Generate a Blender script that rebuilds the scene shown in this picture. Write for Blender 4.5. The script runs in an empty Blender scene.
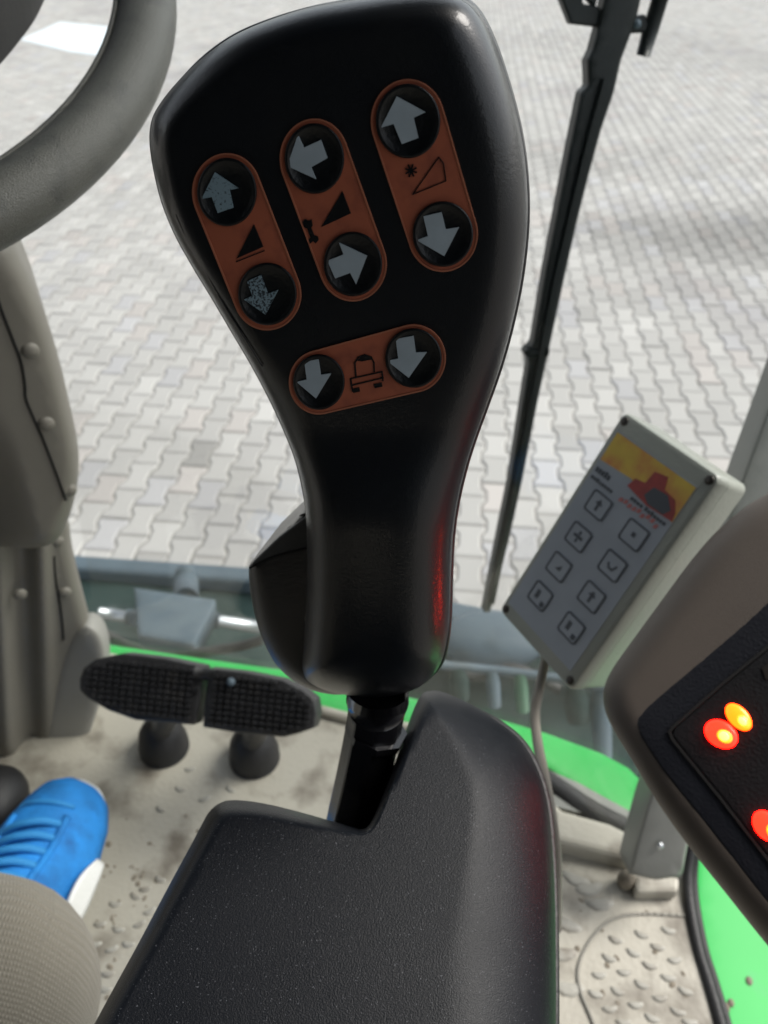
import bpy, math, random
import numpy as np
from mathutils import Vector, Matrix, noise
from mathutils.geometry import delaunay_2d_cdt
random.seed(4); rng = np.random.default_rng(4)
S = bpy.context.scene
COL = S.collection
F, CX, CY = 800.0, 384.0, 512.0
PITCH = math.radians(39)
CP, SP = math.cos(PITCH), math.sin(PITCH)
CAM = np.array([0, 0, .75])
BX = np.array([1.0, 0, 0]); BU = np.array([0, SP, CP]); BF = np.array([0, CP, -SP])

# ------------------------------------------------------------ coordinates
def cam2w(p): p = np.asarray(p, float); return CAM + p[..., 0:1]*BX + p[..., 1:2]*BU + p[..., 2:3]*BF
def dirc(px, py): return np.array([(px-CX)/F, (CY-py)/F, 1.0])
def P(px, py, t): return cam2w(dirc(px, py)*t)
def PZ(px, py, z):
    d = dirc(px, py); w = d[0]*BX+d[1]*BU+d[2]*BF
    return CAM + w*((z-CAM[2])/w[2])
class Plane:            # a plane in the cab; at(x, y, h) = the sight line's point on the plane raised by h
    def __init__(s, n, q): s.n = np.asarray(n, float)/np.linalg.norm(n); s.q = np.asarray(q, float)
    def at(s, px, py, h=0.0):
        px = np.atleast_1d(np.asarray(px, float)); py = np.atleast_1d(np.asarray(py, float))
        h = np.broadcast_to(np.asarray(h, float), px.shape)
        d = ((px-CX)/F)[:, None]*BX + ((CY-py)/F)[:, None]*BU + BF
        t = ((s.q-CAM)@s.n + h)/(d@s.n)
        return CAM + d*t[:, None]
def plane_inv(a, b, c):  # depth given by 1/t = a + b*px + c*py
    n = -np.array([b*F, -c*F, a+b*CX+c*CY]); nw = n[0]*BX+n[1]*BU+n[2]*BF
    return Plane(nw, P(CX, CY, 1/(a+b*CX+c*CY)))
def plane3(*pts):        # three (px, py, t)
    A = np.array([[1, p[0], p[1]] for p in pts], float); a, b, c = np.linalg.solve(A, [1/p[2] for p in pts])
    return plane_inv(a, b, c)

# ------------------------------------------------------------ materials
def mat(name, col, rough=.5, metal=0, bump=0, bscale=200, var=0, vscale=8, dirt=None, dscale=6, dlo=.5, dhi=.7,
        emit=None, es=0, coat=0, spec=.5, sheen=0, coatbump=None, rvar=0, weave=None, fleck=None):
    m = bpy.data.materials.new(name); m.use_nodes = True
    nt = m.node_tree; N = nt.nodes; L = nt.links; b = N['Principled BSDF']
    b.inputs['Base Color'].default_value = (*col, 1); b.inputs['Roughness'].default_value = rough
    b.inputs['Metallic'].default_value = metal; b.inputs['Coat Weight'].default_value = coat
    b.inputs['Specular IOR Level'].default_value = spec; b.inputs['Coat Roughness'].default_value = .15; b.inputs['Sheen Weight'].default_value = sheen
    tc = N.new('ShaderNodeTexCoord')
    def nz(s, det=4):
        n = N.new('ShaderNodeTexNoise'); n.inputs['Scale'].default_value = s; n.inputs['Detail'].default_value = det
        L.new(tc.outputs['Object'], n.inputs['Vector']); return n.outputs['Fac']
    def ramp(f, a, c):
        r = N.new('ShaderNodeMapRange'); r.inputs[1].default_value = a; r.inputs[2].default_value = c
        L.new(f, r.inputs[0]); return r.outputs[0]
    cur = None
    def mix(fac, c2):
        nonlocal cur
        x = N.new('ShaderNodeMix'); x.data_type = 'RGBA'
        L.new(fac, x.inputs[0])
        if cur is None: x.inputs[6].default_value = (*col, 1)
        else: L.new(cur, x.inputs[6])
        x.inputs[7].default_value = (*c2, 1); cur = x.outputs[2]
    if var: mix(ramp(nz(vscale), .3, .7), tuple(min(1, c*(1+var)) for c in col))
    if dirt: mix(ramp(nz(dscale, 6), dlo, dhi), dirt)
    if fleck:
        mix(ramp(nz(fleck[1], 2), fleck[2], fleck[2]+.06), fleck[0])
    if cur is not None: L.new(cur, b.inputs['Base Color'])
    if rvar:
        r = N.new('ShaderNodeMapRange'); r.inputs[1].default_value = .3; r.inputs[2].default_value = .7
        r.inputs[3].default_value = rough-rvar; r.inputs[4].default_value = rough+rvar
        L.new(nz(22, 5), r.inputs[0]); L.new(r.outputs[0], b.inputs['Roughness'])
    if bump or weave:
        bp = N.new('ShaderNodeBump'); bp.inputs['Distance'].default_value = .001; bp.inputs['Strength'].default_value = bump or .8
        if weave:
            w1 = N.new('ShaderNodeTexWave'); w1.inputs['Scale'].default_value = weave; w1.bands_direction = 'X'
            w2 = N.new('ShaderNodeTexWave'); w2.inputs['Scale'].default_value = weave; w2.bands_direction = 'Y'
            L.new(tc.outputs['UV'], w1.inputs['Vector']); L.new(tc.outputs['UV'], w2.inputs['Vector'])
            mm = N.new('ShaderNodeMath'); mm.operation = 'MULTIPLY'
            L.new(w1.outputs['Fac'], mm.inputs[0]); L.new(w2.outputs['Fac'], mm.inputs[1]); L.new(mm.outputs[0], bp.inputs['Height'])
            mix(ramp(mm.outputs[0], .0, .5), tuple(min(1, c*1.45) for c in col)); L.new(cur, b.inputs['Base Color'])
        else: L.new(nz(bscale, 3), bp.inputs['Height'])
        L.new(bp.outputs[0], b.inputs['Normal'])
    if coatbump:
        cb_ = N.new('ShaderNodeBump'); cb_.inputs['Distance'].default_value = .001; cb_.inputs['Strength'].default_value = coatbump[1]
        L.new(nz(coatbump[0], 2), cb_.inputs['Height']); L.new(cb_.outputs[0], b.inputs['Coat Normal'])
    if emit: b.inputs['Emission Color'].default_value = (*emit, 1); b.inputs['Emission Strength'].default_value = es
    return m

M = {}
M['grip'] = mat('grip_plastic', (.0022, .0040, .0062), .42, bump=.14, bscale=3600, rvar=.05, spec=.30, coat=.38, coatbump=(900, .14), dirt=(.008, .009, .010), dscale=30, dlo=.52, dhi=.8)
M['grip_back'] = mat('grip_back_plastic', (.007, .008, .010), .3, bump=.2, bscale=3000)
M['seam'] = mat('seam_shadow_rubber', (.004, .004, .004), .8)
M['decal_black'] = mat('membrane_black', (.003, .0045, .006), .4, spec=.35, bump=.2, bscale=900)
M['brick'] = mat('brick_red_label', (.34, .094, .048), .5, var=.12, vscale=90, dirt=(.26, .07, .04), dscale=160)
M['rim_print'] = mat('light_brick_outline', (.38, .135, .075), .5)
M['arrow'] = mat('grey_arrow_print', (.31, .375, .42), .5, var=.15, vscale=200)
M['arrow_worn'] = mat('worn_arrow_print', (.20, .29, .34), .5, dirt=(.03, .045, .055), dscale=1700, dlo=.57, dhi=.67)
M['arrow_very_worn'] = mat('very_worn_arrow_print', (.20, .29, .34), .5, dirt=(.02, .03, .04), dscale=1700, dlo=.47, dhi=.57)
M['arm'] = mat('armrest_black_plastic', (.0030, .0042, .0066), .42, spec=.20, bump=.22, bscale=2000, rvar=.04, fleck=((.085, .09, .10), 1700, .675))
M['facet'] = mat('sheen_grey_facet', (.040, .043, .043), .5, bump=.3, bscale=2500)  # lighter grey puts the facet's reflected sheen into its colour
M['gloss'] = mat('gloss_black_metal', (.006, .006, .007), .15, metal=0, rvar=.05, coat=.4, bump=.1, bscale=300)
M['bezel'] = mat('taupe_bezel_plastic', (.100, .082, .068), .5, bump=.25, bscale=2400, var=.12, vscale=30)
M['screen'] = mat('dark_display_plastic', (.006, .006, .007), .45, bump=.3, bscale=700, var=.5, vscale=40)
M['trim'] = mat('display_frame_plastic', (.012, .013, .018), .4, bump=.3, bscale=700)
M['keycase'] = mat('pale_grey_housing', (.29, .31, .275), .38, bump=.25, bscale=500, var=.1, vscale=30, dirt=(.33, .34, .30), dscale=35, dlo=.5, dhi=.75)
M['sheet'] = mat('blue_grey_membrane', (.29, .325, .37), .45, var=.12, vscale=40)
M['yellow'] = mat('yellow_banner_print', (.62, .43, .04), .45, var=.15, vscale=80, dirt=(.58, .22, .04), dscale=45, dlo=.42, dhi=.66)
M['redprint'] = mat('red_print', (.25, .025, .02), .5, var=.5, vscale=150)
M['pinkprint'] = mat('faded_red_print', (.45, .14, .13), .5)
M['darkprint'] = mat('dark_print', (.045, .055, .07), .5)
M['midprint'] = mat('pale_panel_print', (.25, .29, .33), .5)
M['screw'] = mat('dark_screw_metal', (.05, .045, .04), .4, metal=.6)
M['steel'] = mat('bright_steel', (.55, .58, .60), .42, metal=1)
M['cable'] = mat('grey_cable_rubber', (.22, .20, .17), .5, var=.15, vscale=50)
M['floor'] = mat('beige_rubber_floor', (.38, .36, .305), .5, bump=.5, bscale=220, var=.14, vscale=7, dirt=(.17, .15, .12), dscale=21, dlo=.50, dhi=.70, rvar=.1)
M['groove'] = mat('floor_groove', (.24, .23, .20), .7)
M['tread'] = mat('floor_tread_rubber', (.34, .33, .29), .5, bump=.4, bscale=220, dirt=(.22, .20, .165), dscale=40, dlo=.5, dhi=.68)
M['mud'] = mat('dried_mud', (.15, .13, .10), .9, bump=1, bscale=300, var=.5, vscale=90)
M['column'] = mat('beige_grey_column_plastic', (.175, .165, .140), .5, bump=.25, bscale=1500, var=.10, vscale=9, rvar=.06)
M['column_pale'] = mat('pale_column_plastic', (.29, .285, .26), .45, bump=.4, bscale=600, var=.08, vscale=9)
M['wheel'] = mat('grey_wheel_vinyl', (.074, .076, .066), .40, bump=.55, bscale=1700, dirt=(.045, .048, .043), dscale=60, var=.15, vscale=25, rvar=.06)
M['rubber'] = mat('black_rubber', (.010, .010, .011), .55, bump=.5, bscale=400, var=.4, vscale=40)
M['pedal'] = mat('pedal_black_rubber', (.014, .014, .015), .5, bump=.5, bscale=500, var=.8, vscale=60, dirt=(.05, .045, .04), dscale=50, dlo=.6, dhi=.8)
M['green'] = mat('bright_green_paint', (.018, .40, .070), .5, spec=.4, var=.10, vscale=6, dirt=(.05, .36, .12), dscale=20, dlo=.6, dhi=.8)
M['green_dark'] = mat('faded_green_hose', (.05, .13, .08), .6)
M['pillar'] = mat('grey_pillar_paint', (.20, .205, .19), .45, bump=.2, bscale=400, var=.08, vscale=12)
M['dark_roof'] = mat('dark_headliner', (.025, .027, .03), .9, bump=.5, bscale=200, var=.2, vscale=10)
M['wiper'] = mat('black_wiper_paint', (.007, .011, .012), .4, spec=.3, bump=.2, bscale=300)
M['bluegrey'] = mat('blue_grey_machine_paint', (.085, .115, .14), .55, spec=.2, var=.25, vscale=9, dirt=(.07, .09, .10), dscale=12, dlo=.55, dhi=.75)
M['teal'] = mat('dark_teal_machine_paint', (.014, .027, .026), .6, var=1.0, vscale=7, dirt=(.035, .055, .055), dscale=16, dlo=.58, dhi=.75, spec=.12)
M['shoe'] = mat('blue_mesh_fabric', (.008, .165, .47), .75, bump=1.0, bscale=650, var=.5, vscale=30, dirt=(.006, .12, .37), dscale=40, dlo=.5, dhi=.7)
M['lace'] = mat('blue_lace', (.020, .23, .56), .7, bump=.6, bscale=1200)
M['sole'] = mat('white_foam_sole', (.72, .73, .71), .5, bump=.3, bscale=300)
M['trouser'] = mat('grey_woven_cloth', (.165, .152, .122), .85, bump=.9, weave=1.0, sheen=.2)
M['lamp_red'] = mat('red_lamp_lens', (.6, .02, .01), .3, emit=(1.0, .0026, .001), es=18)
M['lamp_amber'] = mat('amber_lamp_lens', (.7, .2, .01), .3, emit=(1.0, .030, .001), es=10)
M['lamp_mid'] = mat('lamp_inner_glow', (1, .3, .05), .3, emit=(1.0, .045, .002), es=9)
M['lamp_core'] = mat('lamp_filament_glow', (1, .6, .2), .3, emit=(1.0, .42, .04), es=4)
M['asphalt'] = mat('pale_grey_ground', (.20, .188, .170), .85, bump=.6, bscale=60, var=.15, vscale=1.2)
M['patch'] = mat('pale_reflection_patch', (.62, .68, .72), .7, bump=.5, bscale=40, var=.12, vscale=3)  # pale tone imitating a reflection in the windscreen

def glass_mat():
    m = bpy.data.materials.new('windscreen_glass'); m.use_nodes = True; nt = m.node_tree; N = nt.nodes; L = nt.links
    N.clear(); o = N.new('ShaderNodeOutputMaterial'); tr = N.new('ShaderNodeBsdfTransparent'); tr.inputs[0].default_value = (.97, .985, .98, 1)
    gl = N.new('ShaderNodeBsdfGlossy'); gl.inputs['Roughness'].default_value = .02
    fr = N.new('ShaderNodeFresnel'); fr.inputs[0].default_value = 1.45
    ft = N.new('ShaderNodeMath'); ft.operation = 'MULTIPLY'; ft.inputs[1].default_value = .22; L.new(fr.outputs[0], ft.inputs[0])
    mx = N.new('ShaderNodeMixShader'); L.new(ft.outputs[0], mx.inputs[0]); L.new(tr.outputs[0], mx.inputs[1]); L.new(gl.outputs[0], mx.inputs[2])
    L.new(mx.outputs[0], o.inputs[0]); return m
M['glass'] = glass_mat()

def stone_mat():
    m = bpy.data.materials.new('concrete_paving_stones'); m.use_nodes = True; nt = m.node_tree; N = nt.nodes; L = nt.links
    b = N['Principled BSDF']; b.inputs['Roughness'].default_value = .85
    at = N.new('ShaderNodeAttribute'); at.attribute_name = 'tone'
    tc = N.new('ShaderNodeTexCoord')
    n1 = N.new('ShaderNodeTexNoise'); n1.inputs['Scale'].default_value = .55; n1.inputs['Detail'].default_value = 6
    n2 = N.new('ShaderNodeTexNoise'); n2.inputs['Scale'].default_value = 60; n2.inputs['Detail'].default_value = 4
    for n in (n1, n2): L.new(tc.outputs['Object'], n.inputs['Vector'])
    r1 = N.new('ShaderNodeMapRange'); r1.inputs[1].default_value = .56; r1.inputs[2].default_value = .70; r1.inputs[4].default_value = .5
    L.new(n1.outputs['Fac'], r1.inputs[0])
    x = N.new('ShaderNodeMix'); x.data_type = 'RGBA'; L.new(r1.outputs[0], x.inputs[0]); L.new(at.outputs['Color'], x.inputs[6]); x.inputs[7].default_value = (.27, .255, .26, 1)
    L.new(x.outputs[2], b.inputs['Base Color'])
    bp = N.new('ShaderNodeBump'); bp.inputs['Strength'].default_value = .4; bp.inputs['Distance'].default_value = .002
    L.new(n2.outputs['Fac'], bp.inputs['Height']); L.new(bp.outputs[0], b.inputs['Normal']); return m
M['stone'] = stone_mat()

# ------------------------------------------------------------ object helpers
def thing(name, label, cat, loc=(0, 0, 0), group=None):
    o = bpy.data.objects.new(name, None); COL.objects.link(o); o.location = [float(v) for v in loc]
    o.empty_display_size = .05
    o['label'] = label; o['category'] = cat
    if group: o['group'] = group
    return o
def base_of(o):
    v = Vector((0, 0, 0))
    while o: v += o.location; o = o.parent
    return v
def obj(name, verts, faces, m, parent=None, smooth=True, label=None, cat=None, kind=None, uv=None):
    off = base_of(parent) if parent else Vector((0, 0, 0))
    v = np.asarray(verts, float) - np.array(off)
    me = bpy.data.meshes.new(name); me.from_pydata(v.tolist(), [], [list(map(int, f)) for f in faces]); me.update()
    if smooth:
        me.polygons.foreach_set('use_smooth', [True]*len(me.polygons))
    if uv is not None:
        l = me.uv_layers.new(name='UVMap'); uv = np.asarray(uv, float)
        idx = np.empty(len(me.loops), int); me.loops.foreach_get('vertex_index', idx)
        l.data.foreach_set('uv', uv[idx].ravel())
    me.materials.append(M[m] if isinstance(m, str) else m)
    o = bpy.data.objects.new(name, me); COL.objects.link(o); o.parent = parent
    if label: o['label'] = label
    if cat: o['category'] = cat
    if kind: o['kind'] = kind
    return o
def sharp(o, ang=35):
    me = o.data
    try: me.set_sharp_from_angle(angle=math.radians(ang))
    except Exception: pass
    return o
def bevel(o, w, seg=2):
    b = o.modifiers.new('bevel', 'BEVEL'); b.width = w; b.segments = seg; b.limit_method = 'ANGLE'; b.angle_limit = math.radians(30); return o
class MB:
    def __init__(s): s.v = []; s.f = []
    def add(s, v, f):
        n = len(s.v); s.v += [tuple(map(float, p)) for p in v]; s.f += [tuple(int(i)+n for i in q) for q in f]; return s
def catmull(pts, per=8, closed=True, lin=()):
    pts = [np.asarray(p, float) for p in pts]; n = len(pts); out = []
    rngi = range(n) if closed else range(n-1)
    for i in rngi:
        p0 = pts[(i-1) % n] if closed or i > 0 else pts[0]; p1 = pts[i]; p2 = pts[(i+1) % n]; p3 = pts[(i+2) % n] if closed or i+2 < n else pts[-1]
        for k in range(per):
            t = k/per
            out.append(.5*((2*p1)+(-p0+p2)*t+(2*p0-5*p1+4*p2-p3)*t*t+(-p0+3*p1-3*p2+p3)*t**3))
    if not closed: out.append(pts[-1])
    return np.array(out)
def resample(c, step):
    c = np.vstack([c, c[:1]]); d = np.r_[0, np.cumsum(np.hypot(*(np.diff(c[:, :2], axis=0).T)))]
    n = max(12, int(d[-1]/step)); t = np.linspace(0, d[-1], n, endpoint=False)
    return np.stack([np.interp(t, d, c[:, k]) for k in range(c.shape[1])], 1)
def signed_area(c): x, y = c[:, 0], c[:, 1]; return .5*np.sum(x*np.roll(y, -1)-np.roll(x, -1)*y)
def dist_to(c, p):
    a = c[:, :2]; b = np.roll(a, -1, 0); ab = b-a; L2 = (ab**2).sum(1)+1e-12
    best = np.full(len(p), 1e9); idx = np.zeros(len(p), int)
    for s in range(0, len(p), 4000):
        q = p[s:s+4000]; t = np.clip(((q[:, None]-a[None])*ab[None]).sum(2)/L2, 0, 1)
        d = np.hypot(*np.moveaxis(q[:, None]-(a[None]+t[..., None]*ab[None]), 2, 0)); i = d.argmin(1)
        best[s:s+4000] = d[np.arange(len(q)), i]; idx[s:s+4000] = i
    return best, idx
def inside(c, p):
    a = c[:, :2]; b = np.roll(a, -1, 0); r = np.zeros(len(p), bool)
    for (x1, y1), (x2, y2) in zip(a, b):
        m = ((y1 > p[:, 1]) != (y2 > p[:, 1]))
        if y1 != y2: r ^= m & (p[:, 0] < (x2-x1)*(p[:, 1]-y1)/(y2-y1)+x1)
    return r
def pillow(outline, plane, H, thick, step=5.0, grid=7.0, rings=(1.2, 3, 6, 10, 15), smooth_z=4, extra=None, wall=((0, 1),), power=2.0, exact=False):
    """A moulded shell: outline (x, y, edge radius R) laid on a plane, crowned by H over R, with side walls of depth thick. Returns verts, faces."""
    c = resample(outline, step)
    if signed_area(c) < 0: c = c[::-1].copy()
    n = len(c)
    # smooth R along outline
    R = c[:, 2].copy()
    for _ in range(10): R = (np.roll(R, 1)+R*2+np.roll(R, -1))/4
    tg = np.roll(c[:, :2], -1, 0)-np.roll(c[:, :2], 1, 0); tg /= np.hypot(*tg.T)[:, None]
    inn = np.stack([-tg[:, 1], tg[:, 0]], 1)
    cand = []
    for k, r in enumerate(rings):
        q = c[:, :2]+inn*r
        d, _ = dist_to(c, q); ok = (d > r*.93) & inside(c, q)
        cand.append(q[ok])
    x0, y0 = c[:, 0].min(), c[:, 1].min(); x1, y1 = c[:, 0].max(), c[:, 1].max()
    g = []
    yy = y0; row = 0
    while yy < y1:
        xs = np.arange(x0+(row % 2)*grid/2, x1, grid); g.append(np.stack([xs, np.full_like(xs, yy)], 1)); yy += grid*.866; row += 1
    g = np.vstack(g); g = g[inside(c, g)]; d, _ = dist_to(c, g); g = g[d > rings[-1]+grid*.45]
    pts = np.vstack([c[:, :2]]+cand+[g])
    res = delaunay_2d_cdt([Vector(p) for p in pts.tolist()], [(i, (i+1) % n) for i in range(n)], [], 1, 1e-5)
    vv = np.array([list(v) for v in res[0]]); fc = [tuple(f) for f in res[2]]
    orig = res[3]
    bmap = {}
    for i, o in enumerate(orig):
        for q in o:
            if q < n: bmap[q] = i
    d, idx = dist_to(c, vv); isb = np.zeros(len(vv), bool); isb[list(bmap.values())] = True
    d[isb] = 0
    cs, Rs = c[::3, :2], R[::3]          # R blended from near outline samples
    def hfun(v, d):
        Rv = np.empty(len(v))
        for s in range(0, len(v), 4000):
            q = v[s:s+4000]; dd = ((q[:, None]-cs[None])**2).sum(2)+60; w = 1/dd**2; Rv[s:s+4000] = (w*Rs).sum(1)/w.sum(1)
        u = np.clip(d/Rv, 0, 1)
        if exact: return H*np.sqrt(1-(1-u)**3)+(extra(v, d) if extra is not None else 0)
        return H*(1-(1-u)**power)**(1/power)
    h = hfun(vv, d)
    if exact: smooth_z = 0
    E = set()
    for f in fc:
        for i in range(len(f)): a, b = f[i], f[(i+1) % len(f)]; E.add((min(a, b), max(a, b)))
    E = np.array(list(E)); cnt = np.zeros(len(vv)); np.add.at(cnt, E[:, 0], 1); np.add.at(cnt, E[:, 1], 1)
    lock = d < rings[0]*2
    for _ in range(smooth_z):
        s_ = np.zeros(len(vv)); np.add.at(s_, E[:, 0], h[E[:, 1]]); np.add.at(s_, E[:, 1], h[E[:, 0]])
        h = np.where(lock, h, .5*h+.5*s_/np.maximum(cnt, 1))
    if extra is not None and not exact: h = h+extra(vv, d)
    W = plane.at(vv[:, 0], vv[:, 1], h)
    global NORM
    NORM = None
    if exact:
        vi = vv.copy()
        for i in range(n): vi[bmap[i]] = vv[bmap[i]]+inn[i]*.5
        P0 = []
        for ex, ey in ((-.3, 0), (.3, 0), (0, -.3), (0, .3)):
            q = vi+np.array([ex, ey]); dq, _ = dist_to(c, q); hq = hfun(q, dq); P0.append(plane.at(q[:, 0], q[:, 1], hq))
        nn_ = np.cross(P0[1]-P0[0], P0[3]-P0[2]); nn_ /= np.linalg.norm(nn_, axis=1)[:, None]+1e-12
        nn_ *= np.sign(nn_@plane.n)[:, None]; NORM = (nn_, len(fc))
    # orient faces toward +n
    f0 = fc[len(fc)//2]; nn = np.cross(W[f0[1]]-W[f0[0]], W[f0[2]]-W[f0[0]])
    flip = nn@plane.n < 0
    faces = [f[::-1] if flip else f for f in fc]
    V = list(W); cur = [bmap[i] for i in range(n)]
    ctr = W[cur].mean(0)
    for (sh, dep) in wall:
        nxt = []
        for i in range(n):
            p = W[cur0[i]] if False else W[bmap[i]]
            tow = (W[bmap[(i+1) % n]]-W[bmap[(i-1) % n]]); iw = np.cross(plane.n, tow); iw /= np.linalg.norm(iw)+1e-12
            if (iw@(ctr-p)) < 0 and False: iw = -iw
            V.append(p-plane.n*thick*dep+iw*sh*(-1 if flip else 1)); nxt.append(len(V)-1)
        for i in range(n):
            q = (cur[i], nxt[i], nxt[(i+1) % n], cur[(i+1) % n]); faces.append(q[::-1] if flip else q)
        cur = nxt
    faces.append(tuple(cur) if flip else tuple(cur[::-1]))
    return np.array(V), faces
def fixn(o):
    import bmesh
    bm = bmesh.new(); bm.from_mesh(o.data); bmesh.ops.recalc_face_normals(bm, faces=bm.faces); bm.to_mesh(o.data); bm.free()
    global NORM
    if NORM is not None:
        me = o.data; nv, nf = NORM; NORM = None
        L = np.zeros((len(me.loops), 3)); vi = np.empty(len(me.loops), int); me.loops.foreach_get('vertex_index', vi)
        last = me.polygons[nf-1].loop_start+me.polygons[nf-1].loop_total
        L[:last] = nv[vi[:last]]
        me.normals_split_custom_set(L.tolist())
    return o
NORM = None
def prism(poly, plane, h0, h1, mb=None):
    """flat cut-out lying on a plane: polygon given as sight points, from height h0 to h1"""
    mb = mb or MB(); p = np.array(poly, float)
    b = plane.at(p[:, 0], p[:, 1], h0); t = b+plane.n*(h1-h0); n = len(p)
    mb.add(np.vstack([b, t]), [tuple(range(n, 2*n)), tuple(range(n))[::-1]]+[(i, (i+1) % n, n+(i+1) % n, n+i) for i in range(n)]); return mb
def ring(outer, inner, plane, h0, h1, mb=None):
    mb = mb or MB(); o = np.array(outer, float); i_ = np.array(inner, float); n = len(o)
    O0 = plane.at(o[:, 0], o[:, 1], h0); I0 = plane.at(i_[:, 0], i_[:, 1], h0); O1 = O0+plane.n*(h1-h0); I1 = I0+plane.n*(h1-h0)
    f = []
    for k in range(n):
        j = (k+1) % n
        f += [(2*n+k, 2*n+j, 3*n+j, 3*n+k), (k, j, 2*n+j, 2*n+k), (3*n+k, 3*n+j, n+j, n+k), (n+k, n+j, j, k)]
    mb.add(np.vstack([O0, I0, O1, I1]), f); return mb
def line(pts, w, plane, h0, h1, closed=False, mb=None):
    mb = mb or MB(); pts = [np.array(p, float) for p in pts]; n = len(pts)
    for i in range(n if closed else n-1):
        a, b = pts[i], pts[(i+1) % n]; t = (b-a)/np.linalg.norm(b-a); s = np.array([-t[1], t[0]])*w/2; a = a-t*w*.3; b = b+t*w*.3
        prism([a+s, b+s, b-s, a-s], plane, h0, h1+1e-6*i, mb)
    return mb
def tube(path, rad, seg=16, caps=True, squash=None, closed=False):
    path = [Vector([float(x) for x in p]) for p in path]; n = len(path); V = []; Fc = []
    rad = [rad]*n if np.isscalar(rad) else rad
    up = None
    for i in range(n):
        if closed: t = path[(i+1) % n]-path[i-1]
        else: t = path[min(i+1, n-1)]-path[max(i-1, 0)]
        t.normalize()
        if up is None: up = t.orthogonal().normalized()
        up = (up-t*up.dot(t)).normalized(); sd = t.cross(up)
        for k in range(seg):
            a = 2*math.pi*k/seg; V.append(path[i]+(up*math.cos(a)+sd*math.sin(a))*rad[i])
    for i in range(n if closed else n-1):
        j = (i+1) % n
        for k in range(seg):
            l = (k+1) % seg; Fc.append((i*seg+k, j*seg+k, j*seg+l, i*seg+l)[::-1])
    if caps and not closed: Fc += [tuple(range(seg)), tuple(range((n-1)*seg, n*seg))[::-1]]
    return [tuple(v) for v in V], Fc
def boxv(c, ax, ay, az, hx, hy, hz):
    c, ax, ay, az = map(lambda q: np.asarray(q, float), (c, ax, ay, az)); V = []
    for sx in (-1, 1):
        for sy in (-1, 1):
            for sz in (-1, 1): V.append(c+ax*sx*hx+ay*sy*hy+az*sz*hz)
    return V, [(0, 1, 3, 2), (4, 6, 7, 5), (0, 4, 5, 1), (2, 3, 7, 6), (0, 2, 6, 4), (1, 5, 7, 3)]
def ellipsoid(c, ax, ay, az, rx, ry, rz, nu=20, nv=12, half=False):
    c, ax, ay, az = map(lambda q: np.asarray(q, float), (c, ax, ay, az)); V = []; Fc = []
    top = math.pi/2
    vs = [top-(top if half else math.pi)*j/nv for j in range(nv+1)]
    for a in vs:
        for i in range(nu):
            b = 2*math.pi*i/nu; V.append(c+ax*rx*math.cos(a)*math.cos(b)+ay*ry*math.cos(a)*math.sin(b)+az*rz*math.sin(a))
    for j in range(nv):
        for i in range(nu):
            k = (i+1) % nu; Fc.append((j*nu+i, (j+1)*nu+i, (j+1)*nu+k, j*nu+k))
    return V, Fc
def frame(n):
    n = np.asarray(n, float); n = n/np.linalg.norm(n); a = np.cross(n, [0, 0, 1.0])
    if np.linalg.norm(a) < 1e-3: a = np.array([1.0, 0, 0])
    a /= np.linalg.norm(a); return a, np.cross(n, a), n
def slab(polyw, z0, z1):
    n = len(polyw); V = [(p[0], p[1], z0) for p in polyw]+[(p[0], p[1], z1) for p in polyw]
    f = [tuple(range(n)), tuple(range(n, 2*n))]+[(i, (i+1) % n, n+(i+1) % n, n+i) for i in range(n)]
    return V, f

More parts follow.
